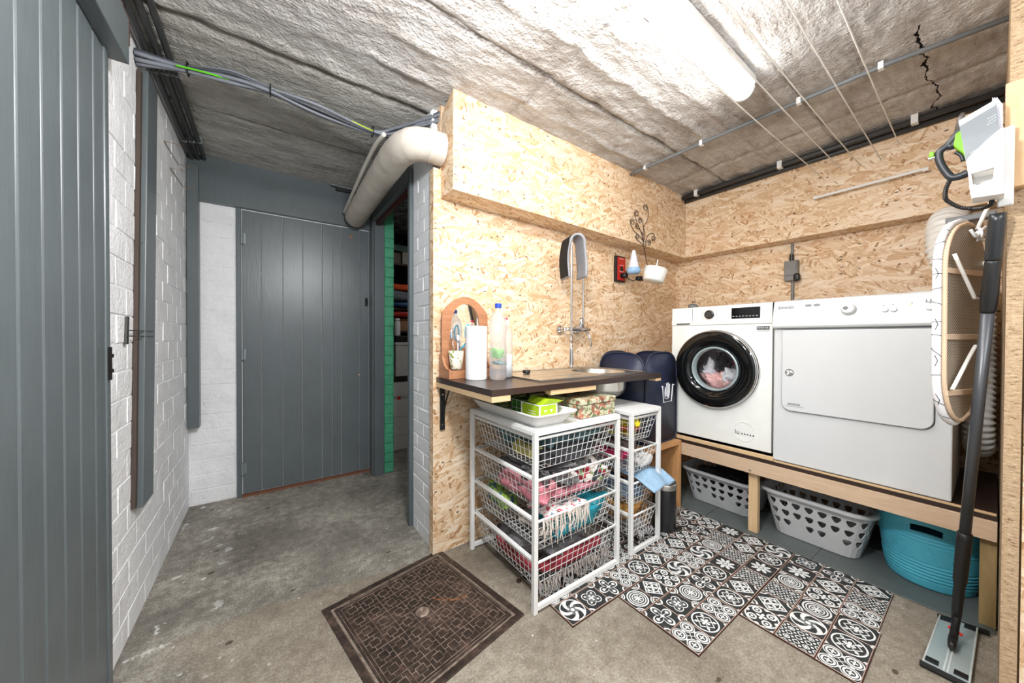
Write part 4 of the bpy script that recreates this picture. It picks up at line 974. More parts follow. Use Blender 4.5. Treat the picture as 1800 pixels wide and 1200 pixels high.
cloth('orange cloth in the top narrow basket', (1.77, 1.38, .69), (.19, .32, .04), fab('orange cloth', (222, 84, 40)), .3, 11, seed=21, group=G1)
cloth('yellow net cloth under the orange one', (1.775, 1.33, .652), (.16, .24, .035), fab('yellow net', (208, 196, 40), .3, 60), .5, 15, seed=22, group=G1)
cloth('brown-grey cloth on the second narrow basket', (1.76, 1.40, .575), (.19, .34, .05), fab('taupe cloth', (108, 94, 92)), .3, 11, seed=23, group=G1)
cloth('magenta cloth in the second narrow basket', (1.73, 1.38, .53), (.15, .30, .07), fab('magenta cloth', (196, 36, 92)), .3, 11, seed=24, group=G1)
cloth('crumpled off-white cloth in the second narrow basket', (1.81, 1.22, .53), (.125, .09, .13), fab('off-white cloth', (206, 204, 202), .1), .35, 12, seed=25, group=G1)
cloth('blue and rust denim in the third narrow basket', (1.775, 1.34, .33), (.18, .28, .10), speck('denim print', [(110, 138, 166), (84, 104, 128), (150, 166, 182), (128, 82, 66), (96, 124, 150)], 22), .4, 12, seed=26, group=G1)
lbm = fab('light blue cotton', (146, 178, 204), .1)
t = thing('folded_cloth', 'light blue cloth spilling over the front of the narrow unit', 'cloth', (1.80, 1.3, .42), group=G1)
def dr(u, v):
    x = 1.67+u*.235+v*.055; y = 1.50-v*.42
    z = .437 if v < .78 else .437-(v-.78)*.26
    return (x+.012*math.sin(v*7+u*3), y-.01*math.sin(u*6), z-.035*math.sin(min(1, v*1.25)*PI)*(.4+.6*u*(1-u)*4)*.5+.012*math.sin(u*8+v*5)+.05*(u-.5)*0)
obj('fabric', MB().sheet(dr, 20, 26), lbm, t, smooth=True, solid=.004)
cloth('ochre cloth in the bottom narrow basket', (1.765, 1.36, .178), (.17, .28, .12), fab('ochre cloth', (186, 138, 74)), .35, 11, seed=27, group=G1)
cloth('grey-white stringy cloth at the bottom of the narrow unit', (1.80, 1.24, .115), (.15, .11, .055), fab('grey yarn', (176, 174, 176)), .5, 16, seed=28, fringe=(1.75, 1.89, 1.188, .10, .06, fab('grey yarn', (176, 174, 176))), group=G1)

# ------------------------------------------------------------------ on top of the units
ty = thing('plastic_tray', 'shallow white tray with flared rim on the wide unit', 'tray', (1.08, 1.45, .816))
def trayring(e, z): return [(x, y, z) for x, y in rrect(.985-e, 1.165+e, 1.20-e*1.2, 1.70+e, .02+e*.3, 4)]
rings = [trayring(0, .8165), trayring(.040, .874), trayring(.048, .875), trayring(.047, .878), trayring(.038, .878), trayring(-.003, .8195)]
mb = MB(); n = len(rings[0])
for R__ in rings: mb.v += R__
for i in range(5):
    for k in range(n): l = (k+1) % n; mb.f.append((i*n+k, i*n+l, (i+1)*n+l, (i+1)*n+k))
mb.f += [tuple(reversed(range(n))), tuple(5*n+k for k in range(n))]
obj('shell', mb, WPL, ty)
gb = thing('woven_box', 'olive green woven box at the back of the tray', 'box', (1.05, 1.6, .82))
m = MatB('green woven bands'); X, Y, Z = m.sep(m.coord('UV')); wv = (Y*330+(X*160).sin()*1.2).sin(); m.base(m.mix(wv.step(-.6, .6), srgb(66, 76, 34), srgb(140, 150, 84))).set(rough=.7).bump(wv, .8, .004)
obj('body', box(.985, 1.165, 1.50, 1.685, .8205, .93), m.m, gb, bevel=.006)
gp = thing('green_carton', 'small dark green carton with white grid lines in the tray', 'box', (1.06, 1.42, .82))
GRN = plain('green card', srgb(60, 128, 40), .4, var=.3, scale=30)
obj('body', box(1.045, 1.125, 1.385, 1.47, .8205, .905), GRN, gp, bevel=.001)
mb = MB()
for z in (.8225, .861, .902): mb.box(1.044, 1.1, 1.3838, 1.3848, z-.0012, z+.0012).box(1.0438, 1.0448, 1.385, 1.47, z-.0012, z+.0012)
for y in (1.386, 1.427, 1.469): mb.box(1.0438, 1.0448, y-.001, y+.001, .821, .904)
for x in (1.046, 1.085, 1.124): mb.box(x-.001, x+.001, 1.3838, 1.3848, .821, .904)
obj('white_lines', mb, WPL, gp)
sm = thing('lime_carton', 'lime green open carton printed with a smile, in the tray', 'box', (1.12, 1.3, .82))
LIME = plain('lime card', srgb(168, 200, 34), .4)
sx0, sx1, sy0, sy1, sz0, sz1 = 1.03, 1.135, 1.225, 1.365, .8205, .905
obj('body', box(sx0, sx1, sy0, sy1, sz0, sz1), LIME, sm, bevel=.001)
mb = MB()
for (x, y) in ((sx0, sy0), (sx1, sy0), (sx0, sy1)): mb.box(x-.003, x+.003, y-.003, y+.003, sz0, sz1+.0005)
mb.box(sx0, sx1, sy0-.0008, sy0+.002, sz1-.004, sz1+.0006).box(sx0, sx1, sy0-.0008, sy0+.002, sz0, sz0+.004).box(sx0-.0008, sx0+.002, sy0, sy1, sz1-.004, sz1+.0006).box(sx0-.0008, sx0+.002, sy0, sy1, sz0, sz0+.004)
obj('white_edges', mb, WPL, sm)
obj('flap', MB().hexa([(sx0+.01, sy0, sz1), (sx1, sy0, sz1), (sx1, sy0+.11, sz1+.004), (sx0+.01, sy0+.11, sz1+.004)], [(sx0+.05, sy0-.012, sz1+.026), (sx1+.035, sy0-.012, sz1+.012), (sx1+.03, sy0+.10, sz1+.016), (sx0+.04, sy0+.11, sz1+.03)]), LIME, sm, label='half-open top flap')
fy = sy0-.0012; mb = MB()
def heart(cx, cz, s, fl=1):
    return [(cx+s*.9*math.sin(a)**3, fy, cz+fl*s*(.8*math.cos(a)-.32*math.cos(2*a)-.12*math.cos(3*a))) for a in [2*PI*k/24 for k in range(24)]]
for cx_ in (sx0+.035, sx0+.072): mb.add(heart(cx_, sz0+.055, .0085), [tuple(range(24))])
mb.add([(sx0+.0535+.014*math.cos(a), fy, sz0+.037+.014*math.sin(a)) for a in [PI+PI*k/12 for k in range(13)]], [tuple(range(13))])
obj('printed_face', mb, WPL, sm)
mb = MB()
for i, l in enumerate((.055, .06, .05, .056)): mb.box(sx0-.0012, sx0-.0004, sy0+.03, sy0+.03+l, sz0+.05-i*.012, sz0+.0525-i*.012)
obj('printed_lines', mb, WPL, sm)
sg = thing('tea_carton', 'small green and yellow carton behind the lime one', 'box', (1.23, 1.5, .82))
obj('body', box(1.19, 1.33, 1.50, 1.60, .8165, .905), speck('green tea print', [(96, 130, 60), (150, 160, 110), (120, 150, 70), (190, 170, 120)], 30), sg, bevel=.002)
obj('end_label', box(1.3305, 1.3315, 1.51, 1.59, .83, .895), speck('red green label', [(190, 90, 60), (90, 140, 60), (220, 200, 120)], 50), sg)
ti = thing('floral_tin', 'rectangular tin with countryside scene print on the wide unit', 'tin', (1.4, 1.35, .816))
m = MatB('countryside print'); c = m.coord('Object'); n = m.noise(c, 26, 5, .65, 1.5); vo = m.voro(c, 48); r, g, b = m.sep(vo.outputs['Color'])
col = m.ramp(n, [(.3, srgb(62, 70, 48)), (.42, srgb(110, 122, 84)), (.5, srgb(196, 196, 160)), (.58, srgb(222, 214, 190)), (.68, srgb(120, 146, 120)), (.8, srgb(80, 92, 70))])
col = m.mix(r.gt(.72)*.8, col, m.ramp(g, [(.1, srgb(150, 60, 44)), (.5, srgb(206, 120, 96)), (.9, srgb(86, 50, 40))]))
m.base(col).set(rough=.3); TIN = m.m
tx0, tx1, ty0, ty1 = 1.262, 1.528, 1.185, 1.43
obj('body', box(tx0, tx1, ty0, ty1, .8165, .883), TIN, ti, bevel=.006); obj('lid', box(tx0-.003, tx1+.003, ty0-.003, ty1+.003, .8835, .912), TIN, ti, bevel=.006)

# ------------------------------------------------------------------ stool, hamper, bin
OAK = wood('light oak board', srgb(186, 132, 82), srgb(214, 164, 112), .5, (3, 26))
st = thing('wooden_stool', 'plain oak box stool under the navy hamper', 'stool', (2.21, 1.55, 0))
obj('top', box(1.985, 2.425, 1.30, 1.78, .462, .490), OAK, st, bevel=.002)
obj('side', box(2.397, 2.425, 1.30, 1.78, .0062, .4615), OAK, st, bevel=.002, uvrot=True); obj('side', box(1.985, 2.013, 1.30, 1.78, .012, .4615), OAK, st, bevel=.002, uvrot=True)
obj('back', box(2.0135, 2.3965, 1.76, 1.778, .1, .4615), OAK, st)
NAVY = fab('navy nylon', (30, 38, 62), .15, 10, .45, .3)
NAVY2 = fab('navy mesh', (22, 28, 48), .2, 90, .7, .8)
hm = thing('pop_up_hamper', 'navy pop-up laundry hamper with white wash symbol standing on the stool', 'laundry hamper', (2.22, 1.55, .49))
def arch(p0, p1, zt, zb_=.492, nrm=(0, 0), bulge=.0):
    """arched panel: outline points in 3D between base corners p0 and p1"""
    out = []; hw = .5
    for k in range(33):
        a = PI*k/32; s = -math.cos(a); q = math.sin(a)
        e = .30
        u = .5+.5*math.copysign(abs(s)**.62, s); z = zt-.17+.17*q**.75 if True else 0
        out.append((p0[0]+(p1[0]-p0[0])*u, p0[1]+(p1[1]-p0[1])*u, z))
    low = []
    for k in range(9):
        a = PI*k/8; s = math.cos(a); u = .5+.5*math.copysign(abs(s)**.45, s); low.append((p0[0]+(p1[0]-p0[0])*u, p0[1]+(p1[1]-p0[1])*u, zb_+.05-.05*math.sin(a)**.7))
    return out+low
hx0, hx1, hy0, hy1 = 2.045, 2.43, 1.345, 1.73
sides = [((hx0, hy0), (hx1, hy0), (0, -1), 1.125), ((hx0, hy1), (hx0, hy0), (-1, 0), 1.12), ((hx1, hy0), (hx1, hy1), (1, 0), 1.12), ((hx1, hy1), (hx0, hy1), (0, 1), 1.12)]
for p0, p1, nr, zt in sides:
    o_ = arch(p0, p1, zt); cen_ = ((p0[0]+p1[0])/2+nr[0]*.006, (p0[1]+p1[1])/2+nr[1]*.006, .8)
    pn = obj('panel', MB().add(o_+[cen_], [(i, (i+1) % len(o_), len(o_)) for i in range(len(o_))]), NAVY, hm, smooth=True, solid=.003)
    obj('hoop', tb(o_, .006, 8, closed=True), NAVY, pn, smooth=True)
mb = MB()
def sag(u, v):
    x, y = hx0+.012+u*(hx1-hx0-.024), hy0+.012+v*(hy1-hy0-.024); e = min(u, 1-u, v, 1-v)
    return (x, y, 1.045-.05*min(1, e*5)+.01*math.sin(u*9+v*7)-.04*(1-min(1, 4*e)))
obj('lid', MB().sheet(sag, 16, 16), NAVY, hm, smooth=True, solid=.002)
WLINE = plain('white print', srgb(230, 232, 236), .6)
iy = hy0-.0085; icx, icz = 2.30, .835; ic = MB()
def poly2(pts, r=.0035): ic.tube([(icx+p[0], iy, icz+p[1]) for p in pts], r, 6)
poly2([(-.075, .05), (-.062, .055), (-.05, -.06), (.05, -.06), (.068, .06), (.082, .055)], .0042)
poly2([(-.03, -.035), (-.034, .0), (-.028, .03)]); poly2([(-.028, .045), (-.018, .0), (-.02, -.02)]); poly2([(-.012, .07), (-.006, .01), (-.006, -.025)]); poly2([(.006, .075), (.010, .01), (.008, -.03)]); poly2([(.024, .065), (.024, .01), (.014, -.035), (-.015, -.038)])
obj('wash_symbol', ic, WLINE, hm)
bn = thing('pedal_bin', 'small black pedal bin with steel rim beside the narrow unit', 'bin', (2.06, 1.215, 0))
bc = (2.062, 1.215, 0)
obj('body', MB().lathe([(.066, .013), (.07, .02), (.07, .27), (.069, .272)], bc, n=40), plain('black enamel', srgb(30, 31, 33), .35), bn, smooth=True)
obj('rim', MB().lathe([(.0705, .2725), (.0735, .276), (.0735, .305), (.071, .309)], bc, n=40), STAIN, bn, smooth=True)
obj('lid', MB().lathe([(.0685, .3095), (.066, .317), (.04, .324), (.001, .326)], bc, n=40), plain('dark grey lid', srgb(64, 62, 62), .35), bn, smooth=True)
obj('pedal', MB().blob((2.095, 1.135, .03), (.05, .03, .012), 0, 1, .6), BLACKP, bn, smooth=True)
# ------------------------------------------------------------------ platform with the two machines
TIMB = wood('sawn timber', srgb(188, 158, 128), srgb(222, 196, 168), .6, (3, 30))
pf = thing('platform', 'raised timber platform carrying both machines', 'platform', (2.85, .75, 0))
obj('deck', box(2.452, 3.245, -.015, 1.50, .468, .488), DKLAM, pf)
obj('front_beam', box(2.440, 2.478, -.015, 1.44, .385, .4675), TIMB, pf, bevel=.002); obj('rear_beam', box(3.20, 3.24, -.015, 1.50, .385, .4675), TIMB, pf)
obj('edge_batten', box(2.456, 2.476, .76, 1.44, .4885, .512), PINE, pf, bevel=.002); obj('edge_batten', box(2.456, 2.466, -.012, .757, .4885, .497), PINE, pf)
for y in (1.2, .45, .05): obj('cross_beam', box(2.4785, 3.1995, y-.02, y+.02, .39, .4675), TIMB, pf)
obj('leg', box(2.479, 2.519, .845, .895, .0065, .3845), PINE, pf, bevel=.002, uvrot=True)
obj('leg', box(3.19, 3.235, .845, .895, .0065, .3845), PINE, pf, uvrot=True)
obj('end_leg', box(2.479, 2.60, -.016, .028, .0065, .3845), wood('greenish post', srgb(134, 112, 72), srgb(172, 146, 100), .7, (3, 26)), pf, bevel=.002, uvrot=True)
obj('leg', box(3.10, 3.235, -.016, .028, .0065, .3845), TIMB, pf, uvrot=True)
obj('screw', MB().lathe([(.007, 2.4395), (.006, 2.4375), (.001, 2.437)], (0, .872, .405), 'X', 10), STAIN, pf)

ENAM = plain('white enamel', srgb(215, 220, 226), .28, var=.01); ENAMD = plain('warm white enamel', srgb(214, 217, 219), .28, var=.01)
GLOSSB = plain('glossy black', srgb(14, 15, 16), .08, var=.02); PRINTG = plain('grey print', srgb(110, 112, 114), .5); PRINTD = plain('dark print', srgb(38, 38, 40), .5)
XT = lambda x, y, z: Mat3((x, y, z), (0, -1, 0), (0, 0, 1))
wm = thing('washing_machine', 'white front-loading washing machine with round black door full of laundry', 'washing machine', (2.8, 1.1, .488))
wy0, wy1, wz0, wz1, wx = .783, 1.418, .523, 1.445, 2.50
cy_, cz_, hr = 1.108, 1.015, .20
def front_with_hole(x, y0, y1, z0, z1, cy, cz, r):
    mb = plate_hole(MB(), y0, y1, z0, z1, 0, cy, cz, r, 48); mb.v = [(x, a, b) for a, b, _ in mb.v]; mb.f = [tuple(reversed(f)) for f in mb.f]; return mb
mb = MB(); x1_ = 3.12
mb.add([(wx, wy0, wz0), (wx, wy1, wz0), (wx, wy1, wz1), (wx, wy0, wz1), (x1_, wy0, wz0), (x1_, wy1, wz0), (x1_, wy1, wz1), (x1_, wy0, wz1)], [(0, 1, 5, 4), (1, 2, 6, 5), (2, 3, 7, 6), (3, 0, 4, 7), (4, 5, 6, 7)])
cab = obj('cabinet', mb, ENAM, wm)
obj('front_panel', front_with_hole(wx-.0005, wy0, wy1, wz0, 1.315, cy_, cz_, hr), ENAM, wm)
mb = MB().prism([(wx+.01, 1.3165), (wx-.006, 1.3165), (wx-.008, 1.33), (wx-.003, 1.435), (wx+.004, 1.446), (wx+.03, 1.449), (wx+.03, 1.3165)], 'Y', wy0, wy1); mb.f = mb.f
cp_ = obj('control_panel', mb, ENAM, wm, bevel=.003)
for (y, x) in ((wy0+.05, wx+.05), (wy1-.05, wx+.05), (wy0+.05, 3.05), (wy1-.05, 3.05)): obj('foot', MB().lathe([(.022, .4885), (.022, .50), (.012, .502), (.012, .5225)], (x, y, 0), n=12), BLACKP, wm)
def ringx(prof, mat, name, par=wm, n=64, **k): return obj(name, MB().lathe([(r, x) for r, x in prof], (0, cy_, cz_), 'X', n, capa=False, capb=False), mat, par, smooth=True, **k)
dr_ = ringx([(.262, wx-.001), (.268, wx-.012), (.266, wx-.02)], ENAM, 'door_surround')
door = ringx([(.262, wx-.004), (.262, wx-.03), (.254, wx-.044), (.235, wx-.05), (.19, wx-.046), (.165, wx-.034), (.152, wx-.018), (.150, wx+.01)], GLOSSB, 'door')
ringx([(.2635, wx-.026), (.2635, wx-.036), (.259, wx-.043), (.255, wx-.045)], CHROME, 'chrome_ring', door)
ringx([(.1515, wx-.022), (.146, wx-.03), (.138, wx-.024), (.136, wx+.02)], plain('pale glass rim', srgb(170, 186, 190), .15, .3), 'glass_rim', door)
obj('porthole_glass', MB().lathe([(.137, wx+.0), (.125, wx+.03), (.09, wx+.055), (.04, wx+.068), (.001, wx+.07)], (0, cy_, cz_), 'X', 48, capa=False, capb=False), clear('porthole glass', (.95, .97, .98), .02, 1, .22), door, smooth=True)
ringx([(.20, wx+.003), (.185, wx+.06), (.18, wx+.09)], plain('grey rubber', srgb(104, 106, 108), .6), 'door_gasket')
ringx([(.185, wx+.091), (.24, wx+.092), (.24, wx+.40), (.001, wx+.40)], plain('drum steel', srgb(170, 172, 174), .3, .8, bump=.3, bscale=200), 'drum')
for (c, sz, mat, lab, sd) in (((wx+.16, cy_+.01, cz_-.10), (.2, .26, .13), fab('pink laundry', (224, 176, 172)), 'crumpled pale pink laundry low in the drum', 31), ((wx+.15, cy_-.06, cz_-.05), (.16, .16, .10), fab('white laundry', (214, 214, 220)), 'crumpled white laundry in the drum', 32),
        ((wx+.17, cy_+.02, cz_+.05), (.13, .12, .17), fab('black laundry', (22, 22, 26)), 'black laundry in the middle of the drum', 33), ((wx+.17, cy_+.11, cz_-.01), (.12, .08, .16), fab('white laundry', (214, 214, 220)), 'white laundry at the left of the drum', 34),
        ((wx+.20, cy_-.07, cz_+.06), (.08, .10, .10), fab('crimson laundry', (150, 30, 70)), 'crimson laundry at the right of the drum', 35), ((wx+.22, cy_-.03, cz_+.12), (.12, .2, .1), fab('charcoal laundry', (60, 60, 64)), 'charcoal laundry at the top of the drum', 36)):
    t = cloth(lab, c, sz, mat, .4, 13, .7, sd, name='laundry', cat='laundry', group='laundry in the washing machine')
obj('drawer_slot', MB().prism([(1.275, 1.332), (1.385, 1.332), (1.375, 1.324), (1.285, 1.324)], 'X', wx-.0095, wx-.006), PRINTD, wm)
obj('drawer_seam', box(wx-.0078, wx-.004, 1.262, 1.2635, 1.325, 1.435), PRINTG, wm)
obj('dial', MB().lathe([(.030, wx-.004), (.029, wx-.018), (.024, wx-.022), (.022, wx-.019), (.001, wx-.019)], (0, 1.148, 1.388), 'X', 36), plain('dark satin metal', srgb(74, 74, 76), .3, .7), wm)
obj('dial_ring', MB().lathe([(.034, wx-.003), (.033, wx-.009), (.0305, wx-.009)], (0, 1.148, 1.388), 'X', 36, capa=False, capb=False), CHROME, wm)
mb = MB()
for s in (-1, 1):
    for i in range(6): mb.box(wx-.0075, wx-.005, 1.148+s*.052-(.0 if s < 0 else .012), 1.148+s*.052+(.012 if s < 0 else .0), 1.358+i*.011, 1.3592+i*.011)
obj('dial_markings', mb, PRINTG, wm)
dsp = obj('display', box(wx-.0085, wx-.003, .846, 1.008, 1.352, 1.423), GLOSSB, wm, bevel=.001)
mb = MB()
for i in range(8): mb.box(wx-.0092, wx-.0086, .858+i*.019, .868+i*.019, 1.366, 1.369)
obj('key_symbols', mb, WLINE, dsp)
bd = obj('inverter_badge', box(wx-.0022, wx-.0008, .798, .865, 1.278, 1.299), PRINTD, wm)
text('lettering', 'INVERTER', .0165, WLINE, bd, XT(wx-.003, .8315, 1.289), sx=.8)
obj('badge_underline', box(wx-.002, wx-.0008, .798, .865, 1.270, 1.2725), PRINTG, wm)
obj('filter_hatch', MB().lathe([(.062, wx-.001), (.062, wx-.003), (.0605, wx-.003), (.0605, wx-.0012)], (0, .93, .622), 'X', 40, capa=False, capb=False), ENAM, wm, solid=.0008)
mb = MB().box(wx-.0025, wx-.0008, .978, .981, .600, .628).box(wx-.0025, wx-.0008, .958, .972, .601, .604).box(wx-.0025, wx-.0008, .958, .9605, .604, .618).box(wx-.0025, wx-.0008, .9695, .972, .604, .618)
for i in range(5): mb.box(wx-.0025, wx-.0008, .938-i*.016, .946-i*.016, .603, .607).box(wx-.0025, wx-.0008, .94-i*.016, .943-i*.016, .607, .613)
obj('energy_symbols', mb, PRINTD, wm)

dy = thing('tumble_dryer', 'white tumble dryer with wide square door on the platform', 'tumble dryer', (2.8, .42, .488))
dx = 2.47; ya, yb = .103, .772
obj('cabinet', box(dx, 3.1, ya, yb-.006, .4975, 1.28), ENAMD, dy, bevel=.006)
obj('control_panel', MB().prism([(dx+.0, 1.281), (dx-.022, 1.284), (dx-.030, 1.295), (dx-.026, 1.32), (dx+.004, 1.437), (dx+.014, 1.444), (3.1, 1.446), (3.1, 1.281)], 'Y', ya-.003, yb-.003), ENAMD, dy, bevel=.005)
dd = rrect(.156, .722, .806, 1.272, .045, 8, (0, 0, 1, 1)); dd = [(a, b) for a, b in dd]
obj('door_gap', MB().prism([(a+(a-.439)*.014, b+(b-1.04)*.012) for a, b in dd], 'X', dx-.0012, dx+.0), PRINTG, dy)
dpn = obj('door', MB().prism(dd, 'X', dx-.016, dx-.0015), ENAMD, dy, bevel=.004)
obj('door_emblem', MB().lathe([(.021, dx-.0162), (.021, dx-.0175), (.001, dx-.0175)], (0, .685, 1.027), 'X', 28), plain('grey emblem', srgb(150, 150, 148), .4, .5), dpn)
obj('emblem_mark', MB().prism([(.690, 1.042), (.700, 1.034), (.690, 1.027), (.700, 1.016), (.693, 1.012), (.684, 1.024)], 'X', dx-.0185, dx-.0176).prism([(.680, 1.042), (.684, 1.03), (.668, 1.024), (.668, 1.03)], 'X', dx-.0185, dx-.0176), WPL, dpn)
SL = lambda z: dx-.026+.030*(z-1.32)/.117-.0015          # slope of the panel
tz = 1.403; text('lettering', 'ZANUSSI', .021, PRINTG, dy, Mat3((SL(tz)-.001, .708, tz), (0, -1, 0), (.25, 0, 1)), sx=.9)
text('lettering', 'LINDO', .021, PRINTG, dy, Mat3((SL(1.398)-.001, .146, 1.398), (0, -1, 0), (.25, 0, 1)), sx=1.25)
text('lettering', '100', .012, plain('pale grey print', srgb(186, 188, 188), .5), dy, Mat3((SL(1.383)-.001, .137, 1.383), (0, -1, 0), (.25, 0, 1)))
text('lettering', 'REGISTER', .0155, PRINTD, dpn, XT(dx-.0166, .662, .845), sx=.85)
obj('sticker_line', box(dx-.0168, dx-.0161, .618, .70, .833, .8345), PRINTG, dpn)
for (y, w_) in ((.606, .030), (.570, .032)): obj('rating_mark', MB().lathe([(.0075, SL(1.409)+.001), (.0075, SL(1.409)-.001)], (0, y, 1.409), 'X', 20, sx=2.0), plain('silver print', srgb(160, 164, 164), .3, .5), dy)
def slope_lathe(name, prof, y, z, mat, n=32, **k):
    ax = Vector((-1, 0, .256)).normalized(); U = Vector((0, 1, 0)); W = ax.cross(U)
    mb = MB().lathe([(r, h) for r, h in prof], (0, 0, 0), 'Z', n); o_ = Vector((SL(z), y, z))
    mb.v = [tuple(o_+U*v[0]+W*v[1]+ax*v[2]) for v in mb.v]; return obj(name, mb, mat, dy, smooth=False, **k)
kn = slope_lathe('programme_knob', [(.030, 0), (.030, .006), (.026, .02), (.022, .024), (.001, .024)], .44, 1.375, ENAMD)
slope_lathe('knob_dot', [(.010, .0245), (.009, .026), (.001, .026)], .449, 1.376, PRINTG, 20)
for y, z in ((.312, 1.365), (.283, 1.365), (.172, 1.366)): slope_lathe('push_button', [(.0125, 0), (.0125, .004), (.010, .007), (.001, .007)], y, z, ENAMD, 24)
for y, z in ((.318, 1.386), (.286, 1.39), (.172, 1.388), (.226, 1.392)): slope_lathe('lamp_mark', [(.0022, 0), (.002, .001), (.001, .001)], y, z, PRINTD, 8)
slope_lathe('indicator', [(.006, 0), (.006, .0008), (.001, .0008)], .231, 1.387, plain('yellow lens', srgb(226, 224, 190), .3), 16)
lump = thing('dosing_ball', 'small grey rubber lump lying on the washing machine back corner', 'cap', (2.6, 1.37, 1.45)); obj('body', MB().blob((2.72, 1.375, 1.475), (.085, .075, .05), .15, 12, .9), plain('grey rubber cap', srgb(104, 108, 106), .5), lump, smooth=True); obj('loop', tb(arc((2.72, 1.37, 1.50), .012, 0, PI, 8, (0, 1, 0), (0, 0, 1)), .003, 6), BLACKP, lump)
fb = thing('plastic_film', 'crumpled clear plastic film lying on the dryer back edge', 'film', (2.75, .72, 1.45)); obj('film', MB().blob((2.78, .715, 1.462), (.08, .10, .03), .7, 24, .8, seed=9), clear('clear film', (.9, .9, .9), .1, .6, .5), fb, smooth=True)

# ------------------------------------------------------------------ laundry baskets
def basket(label, cx, cy, rot, L0, W0, L1, W1, H, mat):
    """bottom L0 x W0, top L1 x W1; walls pierced with rounded triangular holes"""
    t = thing('laundry_basket', label, 'laundry basket', (cx, cy, .0065), math.radians(rot))
    def outline(l, w_, r, n=84):
        pts = rrect(-l/2, l/2, -w_/2, w_/2, r, 8); P = [Vector((a, b, 0)) for a, b in pts]; P.append(P[0]); acc = [0]
        for a, b in zip(P, P[1:]): acc.append(acc[-1]+(b-a).length)
        return P, acc
    A, aa = outline(L0, W0, .06); B, bb = outline(L1, W1, .08)
    def at(P, acc, f):
        d = (f % 1)*acc[-1]
        for i in range(len(P)-1):
            if acc[i+1] >= d: q = (d-acc[i])/max(1e-9, acc[i+1]-acc[i]); return P[i].lerp(P[i+1], q)
        return P[-1]
    def wall(f, h):
        p = at(A, aa, f).lerp(at(B, bb, f), h); return (p.x, p.y, .004+H*h)
    mb = MB(); NC = 27; rows = [(0, .2), (.2, .42), (.42, .64), (.64, .86), (.86, 1.0)]; ev = 4
    for r, (h0, h1) in enumerate(rows):
        for c in range(NC):
            f0, f1 = c/NC, (c+1)/NC; hole = 0 < r < 4 and not (r == 1 and c % 3 == 0)
            if not hole:
                o = len(mb.v); mb.v += [wall(f0, h0), wall((f0+f1)/2, h0), wall(f1, h0), wall(f1, h1), wall((f0+f1)/2, h1), wall(f0, h1)]; mb.f += [(o, o+1, o+4, o+5), (o+1, o+2, o+3, o+4)]
            else:
                of = 0 if r % 2 else 0
                inn = [(.2, .82), (.5, .86), (.8, .82), (.84, .62), (.66, .30), (.5, .2), (.34, .30), (.16, .62)]
                out = [(0, 1), (.5, 1), (1, 1), (1, .5), (1, 0), (.5, 0), (0, 0), (0, .5)]
                o = len(mb.v)
                for q in inn+out: mb.v.append(wall(f0+(f1-f0)*q[0], h0+(h1-h0)*q[1]))
                for k in range(8): l = (k+1) % 8; mb.f.append((o+k, o+l, o+8+l, o+8+k))
    b0 = len(mb.v); mb.v += [wall(c/NC, 0) for c in range(NC)]; mb.f.append(tuple(range(b0+NC-1, b0-1, -1)))
    obj('pierced_wall', mb, mat, t, smooth=False, solid=.0035)
    rim = MB(); n = 72; prof = [(-.004, -.004), (.0, .004), (.012, .006), (.022, .0), (.024, -.014), (.021, -.014), (.018, -.004), (.004, -.004)]
    for k in range(n):
        f = k/n; p = Vector(wall(f, 1)); q = Vector(wall(f+.004, 1)); d = (q-p).normalized(); nr = Vector((d.y, -d.x, 0))
        if nr.dot(Vector((p.x, p.y, 0))) < 0: nr = -nr
        rim.v += [tuple(p+nr*a+Vector((0, 0, b))) for a, b in prof]
    m_ = len(prof)
    for k in range(n):
        for j in range(m_): l = (k+1) % n; i = (j+1) % m_; rim.f.append((k*m_+j, l*m_+j, l*m_+i, k*m_+i))
    obj('rim', rim, mat, t, smooth=True)
    return t
BGR = plain('pale grey basket plastic', srgb(198, 199, 200), .45, var=.03)
basket('pale grey laundry basket of dark washing under the washing machine', 2.79, 1.145, 90, .40, .30, .50, .40, .235, plain('light grey basket plastic', srgb(186, 188, 190), .45))
cloth('dark grey washing heaped in the basket under the washing machine', (2.79, 1.145, .195), (.33, .42, .12), fab('dark washing', (48, 50, 54)), .35, 9, .6, 41, name='laundry', cat='laundry')
basket('empty pale grey laundry basket under the dryer, right of the pine leg', 2.775, .612, 90, .38, .32, .49, .43, .27, BGR)
# turquoise tub
tbm = plain('turquoise tub plastic', srgb(84, 184, 208), .38, var=.05)
tub = thing('flexible_tub', 'turquoise flexible tub with ribbed side and cut-out handle', 'tub', (2.80, .205, .0065))
def tubpt(a, h, e=0):
    rr = .150+.045*h**.8+e; hz = .315+.055*abs(math.cos(a))**5
    z = .003+hz*h; rib = 0
    if .10 < h < .36 or .60 < h < .84: rib = .0028*math.sin(z*2*PI/.0165)
    if a and abs(h-.48) < .1: rib = .0
    return (2.76+(rr*1.0+rib)*math.cos(a), .182+(rr*.985+rib)*math.sin(a), .0065+z)
NA, NH = 112, 90; mb = MB()
for sgn, e in ((1, 0), (-1, -.004)):
    o = len(mb.v)
    for j in range(NH+1):
        for i in range(NA): mb.v.append(tubpt(2*PI*i/NA, j/NH, e))
    for j in range(NH):
        for i in range(NA):
            a = 2*PI*(i+.5)/NA; h = (j+.5)/NH
            da = min(abs(a-PI), min(a, 2*PI-a))
            if .76 < h < .84 and da < .30: continue
            l = (i+1) % NA; q = (o+j*NA+i, o+j*NA+l, o+(j+1)*NA+l, o+(j+1)*NA+i); mb.f.append(q if sgn > 0 else tuple(reversed(q)))
n2 = NA*(NH+1)
